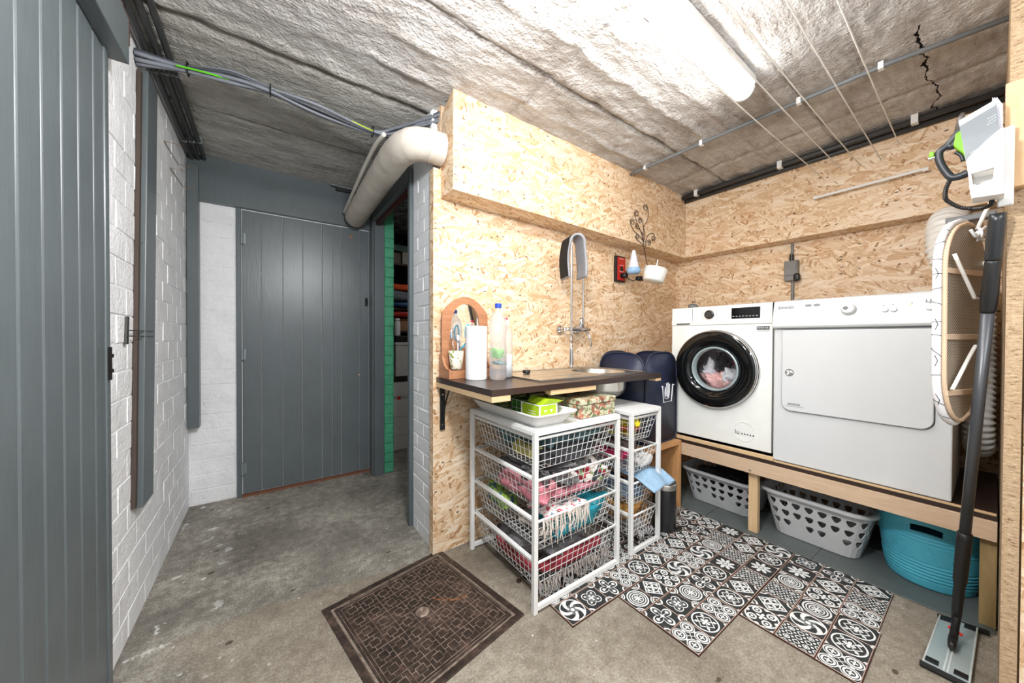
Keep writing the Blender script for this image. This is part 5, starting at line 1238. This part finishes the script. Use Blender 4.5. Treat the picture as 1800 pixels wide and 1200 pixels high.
for i in range(NA): l = (i+1) % NA; mb.f.append((NH*NA+i, NH*NA+l, n2+NH*NA+l, n2+NH*NA+i))
mb.f.append(tuple(reversed(range(NA)))); mb.f.append(tuple(n2+i for i in range(NA)))
obj('tub_wall', mb, tbm, tub, smooth=True)
rimp = [tubpt(2*PI*i/NA, 1, .0) for i in range(NA)]; obj('rim', tb(rimp, .0055, 8, closed=True), tbm, tub, smooth=True)
mb = MB()
for ac in (PI-.55, PI+.02, PI+.6):
    for s_ in (1, .55):
        pts = [tubpt(ac+.16*s_*dx, .48+.12*s_*dz, .0006) for dx, dz in ((-1, 0), (-.5, .5), (0, 1), (.5, .5), (1, 0), (.5, -.5), (0, -1), (-.5, -.5))]; mb.tube(pts, .0014, 5, closed=True)
obj('embossed_diamond', mb, tbm, tub)

# ------------------------------------------------------------------ dryer exhaust hose behind the ironing board
DUCTM = plain('translucent white duct', srgb(232, 231, 226), .35, var=.03)
dc = thing('exhaust_hose', 'white corrugated dryer hose bulging out behind the ironing board', 'hose', (2.9, .12, 1.2))
path = spline([(3.24, .13, 1.86), (3.08, .15, 1.885), (2.97, .158, 1.83), (2.92, .155, 1.70), (2.93, .12, 1.57), (3.0, .052, 1.46), (3.02, .042, 1.2), (2.96, .042, 1.0), (2.90, .042, .85), (2.93, .042, .72), (3.0, .042, .66)], 12)
seg_ = []; 
for a, b in zip(path, path[1:]):
    for k in range(2): seg_.append(a.lerp(b, k/2))
seg_.append(path[-1]); acc = 0; rr_ = []
for i, p in enumerate(seg_):
    if i: acc += (p-seg_[i-1]).length
    fat = .066 if acc < .55 else .046
    rr_.append(fat+.006*math.sin(acc*2*PI/.030))
obj('corrugation', tb(seg_, rr_, 22), DUCTM, dc, smooth=True)
obj('wall_collar', MB().lathe([(.085, 3.249), (.085, 3.242), (.07, 3.235)], (0, .13, 1.86), 'X', 32, capa=False, capb=False), fab('beige collar', (190, 158, 120), .1), dc, smooth=True, solid=.003)

# ------------------------------------------------------------------ ironing board (tabletop size) hung on the near wall
ib = thing('ironing_board', 'small ironing board hanging upright, mesh underside with folded white legs', 'ironing board', (2.085, .066, 1.285), (0, 0, math.atan2(-.10, .30)))
# local frame: x across the board (near edge negative), y = through the board (cover on +y), z up
HL, HW = .372, .150
def bw_(z):
    t = z/HL
    k = .86+.14*t
    if t > .50: return HW*k*math.sqrt(max(0, 1-((t-.50)/.50)**2.3))
    if t < -.50: return HW*k*math.sqrt(max(0, 1-((-t-.50)/.50)**2.1))
    return HW*k
def sh_(z): return -(.14-.14*z/HL)*HW*.8
N = 40; zs = [-HL+2*HL*k/N for k in range(N+1)]; zs[0] += .0008; zs[-1] -= .0008
outl = [(bw_(z)+sh_(z), z) for z in zs]+[(-bw_(z)+sh_(z), z) for z in reversed(zs)]
m = MatB('expanded metal mesh'); X, Y, Z = m.sep(m.map(m.coord('UV'), (1, 1, 1)))
a_, b_ = ((X+Y)*85).fr(), ((X-Y)*85).fr(); k = a_.lt(.28).mx(b_.lt(.28)); m.base(m.mix(k, srgb(112, 100, 88), srgb(206, 190, 168))).set(rough=.5, metal=.2).bump(k, .6, .003)
obj('mesh_panel', MB().prism([(x*.96, z*.98) for x, z in outl], 'Y', -.006, .004), m.m, ib)
COV = plain('white cotton cover', srgb(232, 232, 234), .8, var=.03, bump=.4, bscale=30); HEM = plain('beige hem', srgb(214, 186, 156), .8, var=.06, bump=.3)
P3 = [(x, .004, z) for x, z in outl]
obj('cover_roll', tb([(x*.99, .010, z*.995) for x, z in outl], .011, 12, closed=True), COV, ib, smooth=True)
obj('cover_face', MB().prism([(x*.99, z*.99) for x, z in outl], 'Y', .010, .020), COV, ib, bevel=.004)
obj('hem_band', tb([(x*.93, -.006, z*.965) for x, z in outl], .0065, 8, closed=True), HEM, ib, smooth=True)
mb = MB(); LINE = plain('black printed line', srgb(28, 28, 30), .7)
def ridge(z, a0, a1, dz=0, sgn=-1):
    q = []
    for k in range(7):
        a = a0+(a1-a0)*k/6; w_ = bw_(z+dz*k/6)*.99; q.append((sgn*(w_+.0112*math.sin(a))+sh_(z), .010-.0112*math.cos(a), z+dz*k/6))
    obj('printed_line', MB().tube(q, .001, 5), LINE, ib)
for z, dz in ((.325, .012), (.285, -.008), (.22, .004), (.17, .0), (.12, -.006), (.06, .012), (.0, -.002), (-.05, .004), (-.125, .03), (-.19, -.002), (-.30, .02), (-.35, .015)): ridge(z, -.1, 2.6, dz)
for z in (.17, -.01, -.14, -.28): ridge(z, .9, 1.5, .02); ridge(z, .9, 1.5, -.02)
for z in (.18, -.055, -.255): obj('crossbar', MB().box(-bw_(z)*.93+sh_(z), bw_(z)*.93+sh_(z), -.013, -.006, z-.010, z+.010), HEM, ib, bevel=.002)
LEGW = plain('white lacquered wire', srgb(236, 232, 224), .35)
obj('folding_leg', tb(spline([(-.125, -.022, .235), (-.03, -.03, .10), (-.01, -.03, .085), (.06, -.03, .09), (.12, -.022, .10)], 5), .0055, 8), LEGW, ib, smooth=True)
obj('folding_leg', tb(spline([(-.125, -.022, -.24), (-.02, -.03, -.10), (.0, -.03, -.092), (.06, -.028, -.095), (.12, -.022, -.10)], 5), .0055, 8), LEGW, ib, smooth=True)
for z in (.087, -.094): obj('foot_cap', tb([(.0, -.03, z), (.04, -.03, z)], .0075, 8), BLACKP, ib)
for x, z in ((.11, .22), (.11, -.22)): obj('lug', MB().lathe([(.011, -.02), (.011, -.006)], (x, 0, z), 'Y', 12), LEGW, ib)
obj('string_bow', MB().tube([(0+.05*math.sin(a)*math.cos(a/2), -.03+.008*math.cos(a*3), .315+.022*math.sin(a*2)) for a in [2*PI*k/26 for k in range(26)]], .0045, 6, closed=True).tube(spline([(.0, -.03, .315), (.03, -.035, .34), (.065, -.03, .325), (.07, -.03, .29)], 5), .0045, 6).tube(spline([(.0, -.03, .315), (-.03, -.035, .30), (-.05, -.03, .325)], 5), .0045, 6), COV, ib, smooth=True)
obj('hanging_strap', tb(spline([(.02, -.02, .335), (.045, -.03, .40), (.09, -.03, .45)], 5), .006, 8), WPL, ib, smooth=True)

# ------------------------------------------------------------------ flat mop leaning on the near wall
mp = thing('flat_mop', 'long dark grey mop pole with a flat clear plastic head on the floor', 'mop', (2.2, .08, 0))
PA, PB = Vector((2.205, .078, .095)), Vector((1.90, -.002, 1.625)); DV = (PB-PA).normalized(); PT = lambda t: PA.lerp(PB, t)
TUBE = plain('dark grey tube', srgb(78, 80, 84), .35, .3, var=.04)
obj('tube', tb([PT(.255), PT(.80)], .0145, 20), TUBE, mp, smooth=True)
obj('lower_sleeve', tb([PT(.03), PT(.05), PT(.12), PT(.13), PT(.24), PT(.262), PT(.263)], (.013, .014, .015, .018, .0195, .0185, .014), 20), BLACKP, mp, smooth=True)
obj('upper_sleeve', tb([PT(.795), PT(.80), PT(.84), PT(.865), PT(.90), PT(.905)], (.016, .0175, .019, .0175, .0175, .016), 20), BLACKP, mp, smooth=True)
obj('grip', tb([PT(.905), PT(.91), PT(.985), PT(1.0)], (.017, .0185, .0185, .017), 20), plain('dark satin tube', srgb(44, 46, 48), .3, .2), mp, smooth=True)
hd = MatB('clear grey plastic plate'); hd.base(srgb(178, 190, 190)).set(rough=.3, trans=.35)
c0, c1, c2, c3 = Vector((2.385, .128, .018)), Vector((2.41, .026, .018)), Vector((1.985, .036, .018)), Vector((1.985, .146, .018))
def plt(u, v, z): p = c3.lerp(c0, u).lerp(c2.lerp(c1, u), v); return (p.x, p.y, z)
mb = MB().hexa([plt(0, 0, .012), plt(0, 1, .012), plt(1, 1, .012), plt(1, 0, .012)], [plt(0, 0, .021), plt(0, 1, .021), plt(1, 1, .021), plt(1, 0, .021)]); mb.f = [tuple(reversed(f)) for f in mb.f]
hp = obj('head_plate', mb, hd.m, mp, bevel=.003)
mb = MB()
for v in (.03, .46, .54, .97): mb.tube([plt(.02, v, .022), plt(.98, v, .022)], .0025, 6)
obj('plate_rib', mb, plain('pale plastic rib', srgb(196, 204, 202), .4), hp)
for (u0, v0) in ((.04, .06), (.04, .66), (.90, .06), (.90, .66)):
    q = [plt(u0, v0, .0212), plt(u0, v0+.28, .0212), plt(u0+.06, v0+.28, .0212), plt(u0+.06, v0, .0212)]; mb = MB().hexa(q, [(x, y, .027) for x, y, z in q]); mb.f = [tuple(reversed(f)) for f in mb.f]; obj('gripper', mb, BLACKP, hp)
for u in (.0, 1.0): obj('end_bar', tb([plt(u, -.04, .013), plt(u, 1.06 if u < .5 else 1.25, .013)], .010, 8), BLACKP, hp)
obj('bottom_pad', MB().hexa([plt(0.01, .01, .001), plt(.99, .01, .001), plt(.99, .99, .001), plt(.01, .99, .001)], [plt(0.01, .01, .0118), plt(.99, .01, .0118), plt(.99, .99, .0118), plt(.01, .99, .0118)]), plain('grey mop pad', srgb(120, 124, 124), .9), hp)
obj('joint', MB().blob((2.17, .083, .045), (.09, .024, .035), 0, 1, .6).tube([(2.17, .082, .05), tuple(PT(.0)), tuple(PT(.04))], (.012, .011, .013), 12), BLACKP, mp, smooth=True)
obj('red_tab', tb([(2.205, .095, .078), (2.195, .060, .072)], .005, 8), plain('red tab', srgb(216, 30, 34), .4), mp)

# ------------------------------------------------------------------ white caddy and steam gun hung near the post
BEECH = wood('beech block', srgb(206, 168, 124), srgb(228, 194, 152), .5, (3, 26))
blk = tag(obj('wooden_block', box(1.905, 1.944, -.052, -.012, 1.70, 2.03), BEECH, bevel=.002, uvrot=True), 'upright beech block fixed to the end post at upper right', 'wood block')
cd_ = thing('wall_caddy', 'white plastic wall caddy with booklets and open cut-outs', 'caddy', (1.87, .02, 1.8))
mb = MB()
obj('back_plate', box(1.878, 1.8985, -.030, .0, 1.64, 1.885), WPL, cd_, bevel=.004)
fp = obj('front_shell', MB().prism([(-.004, 1.660), (.044, 1.664), (.048, 1.672), (.052, 1.706), (.040, 1.706), (.038, 1.700), (.008, 1.709), (.006, 1.745), (.051, 1.741), (.0585, 1.782), (.054, 1.795), (.020, 1.835), (.0, 1.855), (-.010, 1.858), (-.012, 1.660)], 'X', 1.80, 1.808), WPL, cd_, bevel=.002)
obj('bottom', MB().hexa([(1.8085, -.012, 1.662), (1.8085, .046, 1.665), (1.876, .046, 1.665), (1.876, -.012, 1.662)], [(1.8085, -.012, 1.670), (1.8085, .048, 1.673), (1.876, .048, 1.673), (1.876, -.012, 1.670)]), WPL, cd_)
obj('side_wall', MB().hexa([(1.8085, .042, 1.6735), (1.876, .042, 1.6735), (1.876, .048, 1.6735), (1.8085, .048, 1.6735)], [(1.8085, .052, 1.79), (1.876, .052, 1.79), (1.876, .058, 1.79), (1.8085, .058, 1.79)]), WPL, cd_)
obj('shelf_bar', box(1.8085, 1.875, -.010, .046, 1.742, 1.750), WPL, cd_, bevel=.003)
obj('upper_panel', MB().prism([(.052, 1.79), (.05, 1.80), (.0, 1.845), (-.012, 1.85), (-.012, 1.676), (.040, 1.676)], 'X', 1.866, 1.872), WPL, cd_, bevel=.002)
obj('towel_in_caddy', MB().blob((1.838, .030, 1.766), (.045, .040, .03), .4, 25, .8, seed=4), fab('cream cloth', (222, 214, 196), .06), cd_, smooth=True, label='cream cloth bundled behind the cut-out')
bk1 = thing('booklet', 'grey covered booklet with white text lines, tilted in the caddy', 'booklet', (1.85, .05, 1.83), (0, 0, 0))
bk1.location = (0, 0, 0)
def quad3(a, b, c, d, th):
    a, b, c, d = map(Vector, (a, b, c, d)); n_ = (b-a).cross(d-a).normalized()*th
    return MB().hexa([a, b, c, d], [a+n_, b+n_, c+n_, d+n_])
obj('cover', quad3((1.846, .060, 1.800), (1.846, -.004, 1.850), (1.850, .004, 1.953), (1.850, .074, 1.920), -.002), plain('grey booklet cover', srgb(124, 130, 134), .45, var=.12, scale=8), bk1)
obj('pages', quad3((1.8495, .061, 1.805), (1.8495, -.002, 1.855), (1.854, .008, 1.970), (1.854, .076, 1.940), -.008), WPL, bk1)
mb = MB()
for i in range(3): mb.tube([(1.8468+.0005*i, .020, 1.896+i*.009), (1.8468+.0005*i, .004, 1.904+i*.009)], .0007, 4)
mb.tube([(1.8462, .052, 1.820), (1.8464, .034, 1.832)], .0007, 4); mb.tube([(1.8464, .028, 1.836), (1.8466, .006, 1.850)], .0007, 4)
obj('printed_lines', mb, WPL, bk1)
bk2 = thing('booklet', 'stack of white papers upright behind the grey booklet', 'booklet', (0, 0, 0), (0, 0, 0))
for i in range(3): obj('sheet', quad3((1.862+i*.003, .018-i*.004, 1.86), (1.862+i*.003, -.008, 1.86), (1.865+i*.003, -.007, 1.955), (1.865+i*.003, .012-i*.004, 1.985), -.0012), plain('pale lilac paper', srgb(222, 222, 234), .6, var=.02), bk2)
gn = thing('steam_gun', 'black and lime green cleaner gun handle hanging beside the caddy', 'cleaner', (1.93, .10, 1.8))
BLKG = plain('soft black rubber', srgb(40, 44, 50), .42); LIMEG = plain('lime green plastic', srgb(120, 186, 24), .35)
gx = 1.92
loop = spline([(gx, .068, 1.935), (gx, .085, 1.915), (gx, .100, 1.893), (gx, .117, 1.880), (gx, .120, 1.860), (gx, .114, 1.830), (gx, .103, 1.800), (gx, .092, 1.780), (gx, .078, 1.776), (gx, .058, 1.781)], 7)
nL = len(loop); obj('grip', tb(loop, [.013-.003*math.sin(PI*i/nL) for i in range(nL)], 14), BLKG, gn, smooth=True)
obj('inner_arm', tb(spline([(gx, .100, 1.893), (gx, .092, 1.885), (gx, .082, 1.90), (gx, .068, 1.915)], 6), .011, 12), BLKG, gn, smooth=True)
obj('lime_body', MB().prism([(.066, 1.930), (.084, 1.918), (.088, 1.88), (.082, 1.868), (.068, 1.845), (.060, 1.82), (.056, 1.825), (.056, 1.93)], 'X', gx-.021, gx+.015), LIMEG, gn, bevel=.005)
obj('trigger', tb(spline([(gx, .084, 1.862), (gx, .072, 1.845), (gx, .068, 1.825)], 4), .005, 8), BLKG, gn, smooth=True)
obj('button', MB().box(gx-.010, gx+.010, .130, .142, 1.864, 1.884), LIMEG, gn, bevel=.004); obj('button_frame', MB().box(gx-.009, gx+.009, .128, .144, 1.860, 1.8638), WPL, gn, bevel=.001)
obj('nozzle_arm', tb([(gx, .078, 1.925), (gx, .074, 1.975), (gx, .070, 1.988)], (.011, .008, .005), 10), plain('grey nozzle', srgb(96, 90, 86), .4, .3), gn, smooth=True)
hose = spline([(gx, .093, 1.775), (gx, .103, 1.745), (gx, .104, 1.712), (gx+.01, .094, 1.695), (gx+.01, .072, 1.672), (gx+.01, .046, 1.660), (gx-.02, .022, 1.650), (gx-.05, .010, 1.652), (gx-.05, .010, 1.661)], 10)
rs_ = [.0052+(.0012 if i % 2 else 0) for i in range(len(hose))]
obj('cord_sheath', tb(hose, rs_, 8), BLACKP, gn, smooth=False, label='black ribbed cord')
rdp = thing('red_tools', 'red and white plastic attachments half hidden behind the hose and ironing board', 'attachments', (2.6, .06, 1.7))
obj('red_part', MB().blob((2.63, .075, 1.73), (.04, .045, .045), .1, 20, .6), RED, rdp, smooth=True); obj('white_part', MB().blob((2.63, .105, 1.735), (.03, .03, .05), .1, 20, .6), WPL, rdp, smooth=True)
obj('grey_bar', box(2.60, 2.66, .0, .14, 1.765, 1.79), PIPEG, rdp, bevel=.003)

# ------------------------------------------------------------------ store room contents
SHB = plain('dark shelf board', srgb(70, 48, 38), .6)
sh = thing('store_shelf', 'dark wooden shelf rack in the store room seen through the opening', 'shelf', (1.45, 4.1, 0))
for z in (1.30, 1.56, 2.07): obj('shelf_board', box(1.05, 1.95, 3.95, 4.35, z-.02, z), SHB, sh)
for x in (1.02, 1.9505): 
    for y in (3.96, 4.30): obj('upright', box(x, x+.029, y, y+.03, 0, 2.3), SHB, sh)
def bxthing(name, label, cat, x0, x1, y0, y1, z0, z1, mat, lid=None, group=None):
    t = thing(name, label, cat, ((x0+x1)/2, (y0+y1)/2, z0), group=group); obj('body', box(x0, x1, y0, y1, z0, z1-(.03 if lid else 0)), mat, t, bevel=.004)
    if lid: obj('lid', box(x0-.006, x1+.006, y0-.006, y1+.006, z1-.0298, z1), lid, t, bevel=.003)
    return t
CW = plain('white carton', srgb(206, 204, 200), .6, var=.04); CB = plain('brown carton', srgb(158, 118, 84), .7)
bxthing('box', 'low white lidded box at the bottom of the store room stack', 'box', 1.10, 1.62, 3.74, 3.94, .001, .20, CW, CW)
bxthing('box', 'white box second from the floor in the store room stack', 'box', 1.10, 1.62, 3.745, 3.94, .2005, .395, CW, CW)
mo = thing('carton', 'white carton lettered with a red dot in the store room stack', 'box', (1.36, 3.85, .40)); obj('body', box(1.06, 1.62, 3.745, 3.94, .396, .74), CW, mo, bevel=.003)
MT = lambda x, z: Mat3((x, 3.7445, z), (1, 0, 0), (0, 0, 1))
for ch, x in (('M', 1.113), ('D', 1.190), ('U', 1.232)): text('lettering', ch, .052, PRINTD, mo, MT(x, .565))
obj('red_dot', MB().lathe([(.020, 3.7445), (.020, 3.743), (.001, 3.743)], (1.153, 0, .565), 'Y', 24), plain('red print', srgb(206, 36, 42), .5), mo)
obj('centre_line', box(1.1685, 1.170, 3.743, 3.7446, .53, .62), PRINTG, mo)
bxthing('crate', 'black low crate on the lettered carton in the store room', 'crate', 1.09, 1.63, 3.74, 3.94, .7405, .80, BLACKP)
bxthing('box', 'tall white box above the black crate in the store room', 'box', 1.12, 1.62, 3.745, 3.94, .8005, 1.17, CW, CW)
bxthing('case', 'black case lying on the tall white box in the store room', 'case', 1.12, 1.62, 3.745, 3.94, 1.1705, 1.24, BLACKP)
bxthing('carton', 'brown carton on the lowest store room shelf', 'box', 1.20, 1.62, 3.96, 4.2, 1.3005, 1.44, CB)
for nm, lab, (x, z, w_, h), mt in (('bag', 'red bag on the store room shelf', (1.33, 1.485, .42, .07), RED), ('bag', 'blue bag on the store room shelf', (1.31, 1.60, .42, .06), plain('blue bag', srgb(40, 84, 132), .5)),
        ('bag', 'grey fabric bag on the store room shelf', (1.31, 1.70, .42, .12), fab('grey bag', (120, 124, 132), .1)), ('bag', 'orange cloth topmost in the store room pile', (1.27, 1.80, .34, .08), fab('orange bag', (226, 92, 44), .1))):
    t = thing(nm, lab, 'bag', (x, 3.99, z-h/2)); obj('body', MB().blob((x, 4.0, z), (w_, .2, h), .15, 6, .5, seed=int(z*10)), mt, t, smooth=True)
t = thing('jar', 'white jar at the left of the store room pile', 'jar', (1.12, 3.78, 1.4)); obj('body', MB().lathe([(.03, 1.2405), (.032, 1.25), (.032, 1.38), (.025, 1.40)], (1.15, 3.79, 0), n=20), WPL, t, smooth=True); obj('lid', MB().lathe([(.027, 1.4005), (.027, 1.43), (.001, 1.432)], (1.15, 3.79, 0), n=20), WPL, t, smooth=True)
bxthing('box', 'brown box on the top store room shelf', 'box', 1.10, 1.24, 3.96, 4.2, 2.0705, 2.19, plain('dull box', srgb(120, 104, 92), .7)); bxthing('box', 'cream box on the top store room shelf', 'box', 1.26, 1.42, 3.96, 4.2, 2.0705, 2.21, plain('cream box', srgb(176, 172, 150), .6))
bxthing('box', 'flat green box resting on the two top shelf boxes', 'box', 1.10, 1.44, 3.95, 4.2, 2.2105, 2.28, plain('green box', srgb(86, 120, 100), .6))
tag(obj('cable', tb(spline([(1.34, 3.9, 2.42), (1.30, 3.88, 2.38), (1.22, 3.87, 2.30), (1.17, 3.86, 2.26)], 6), .008, 8), BLACKP), 'black cable drooping from the store room ceiling', 'cable')
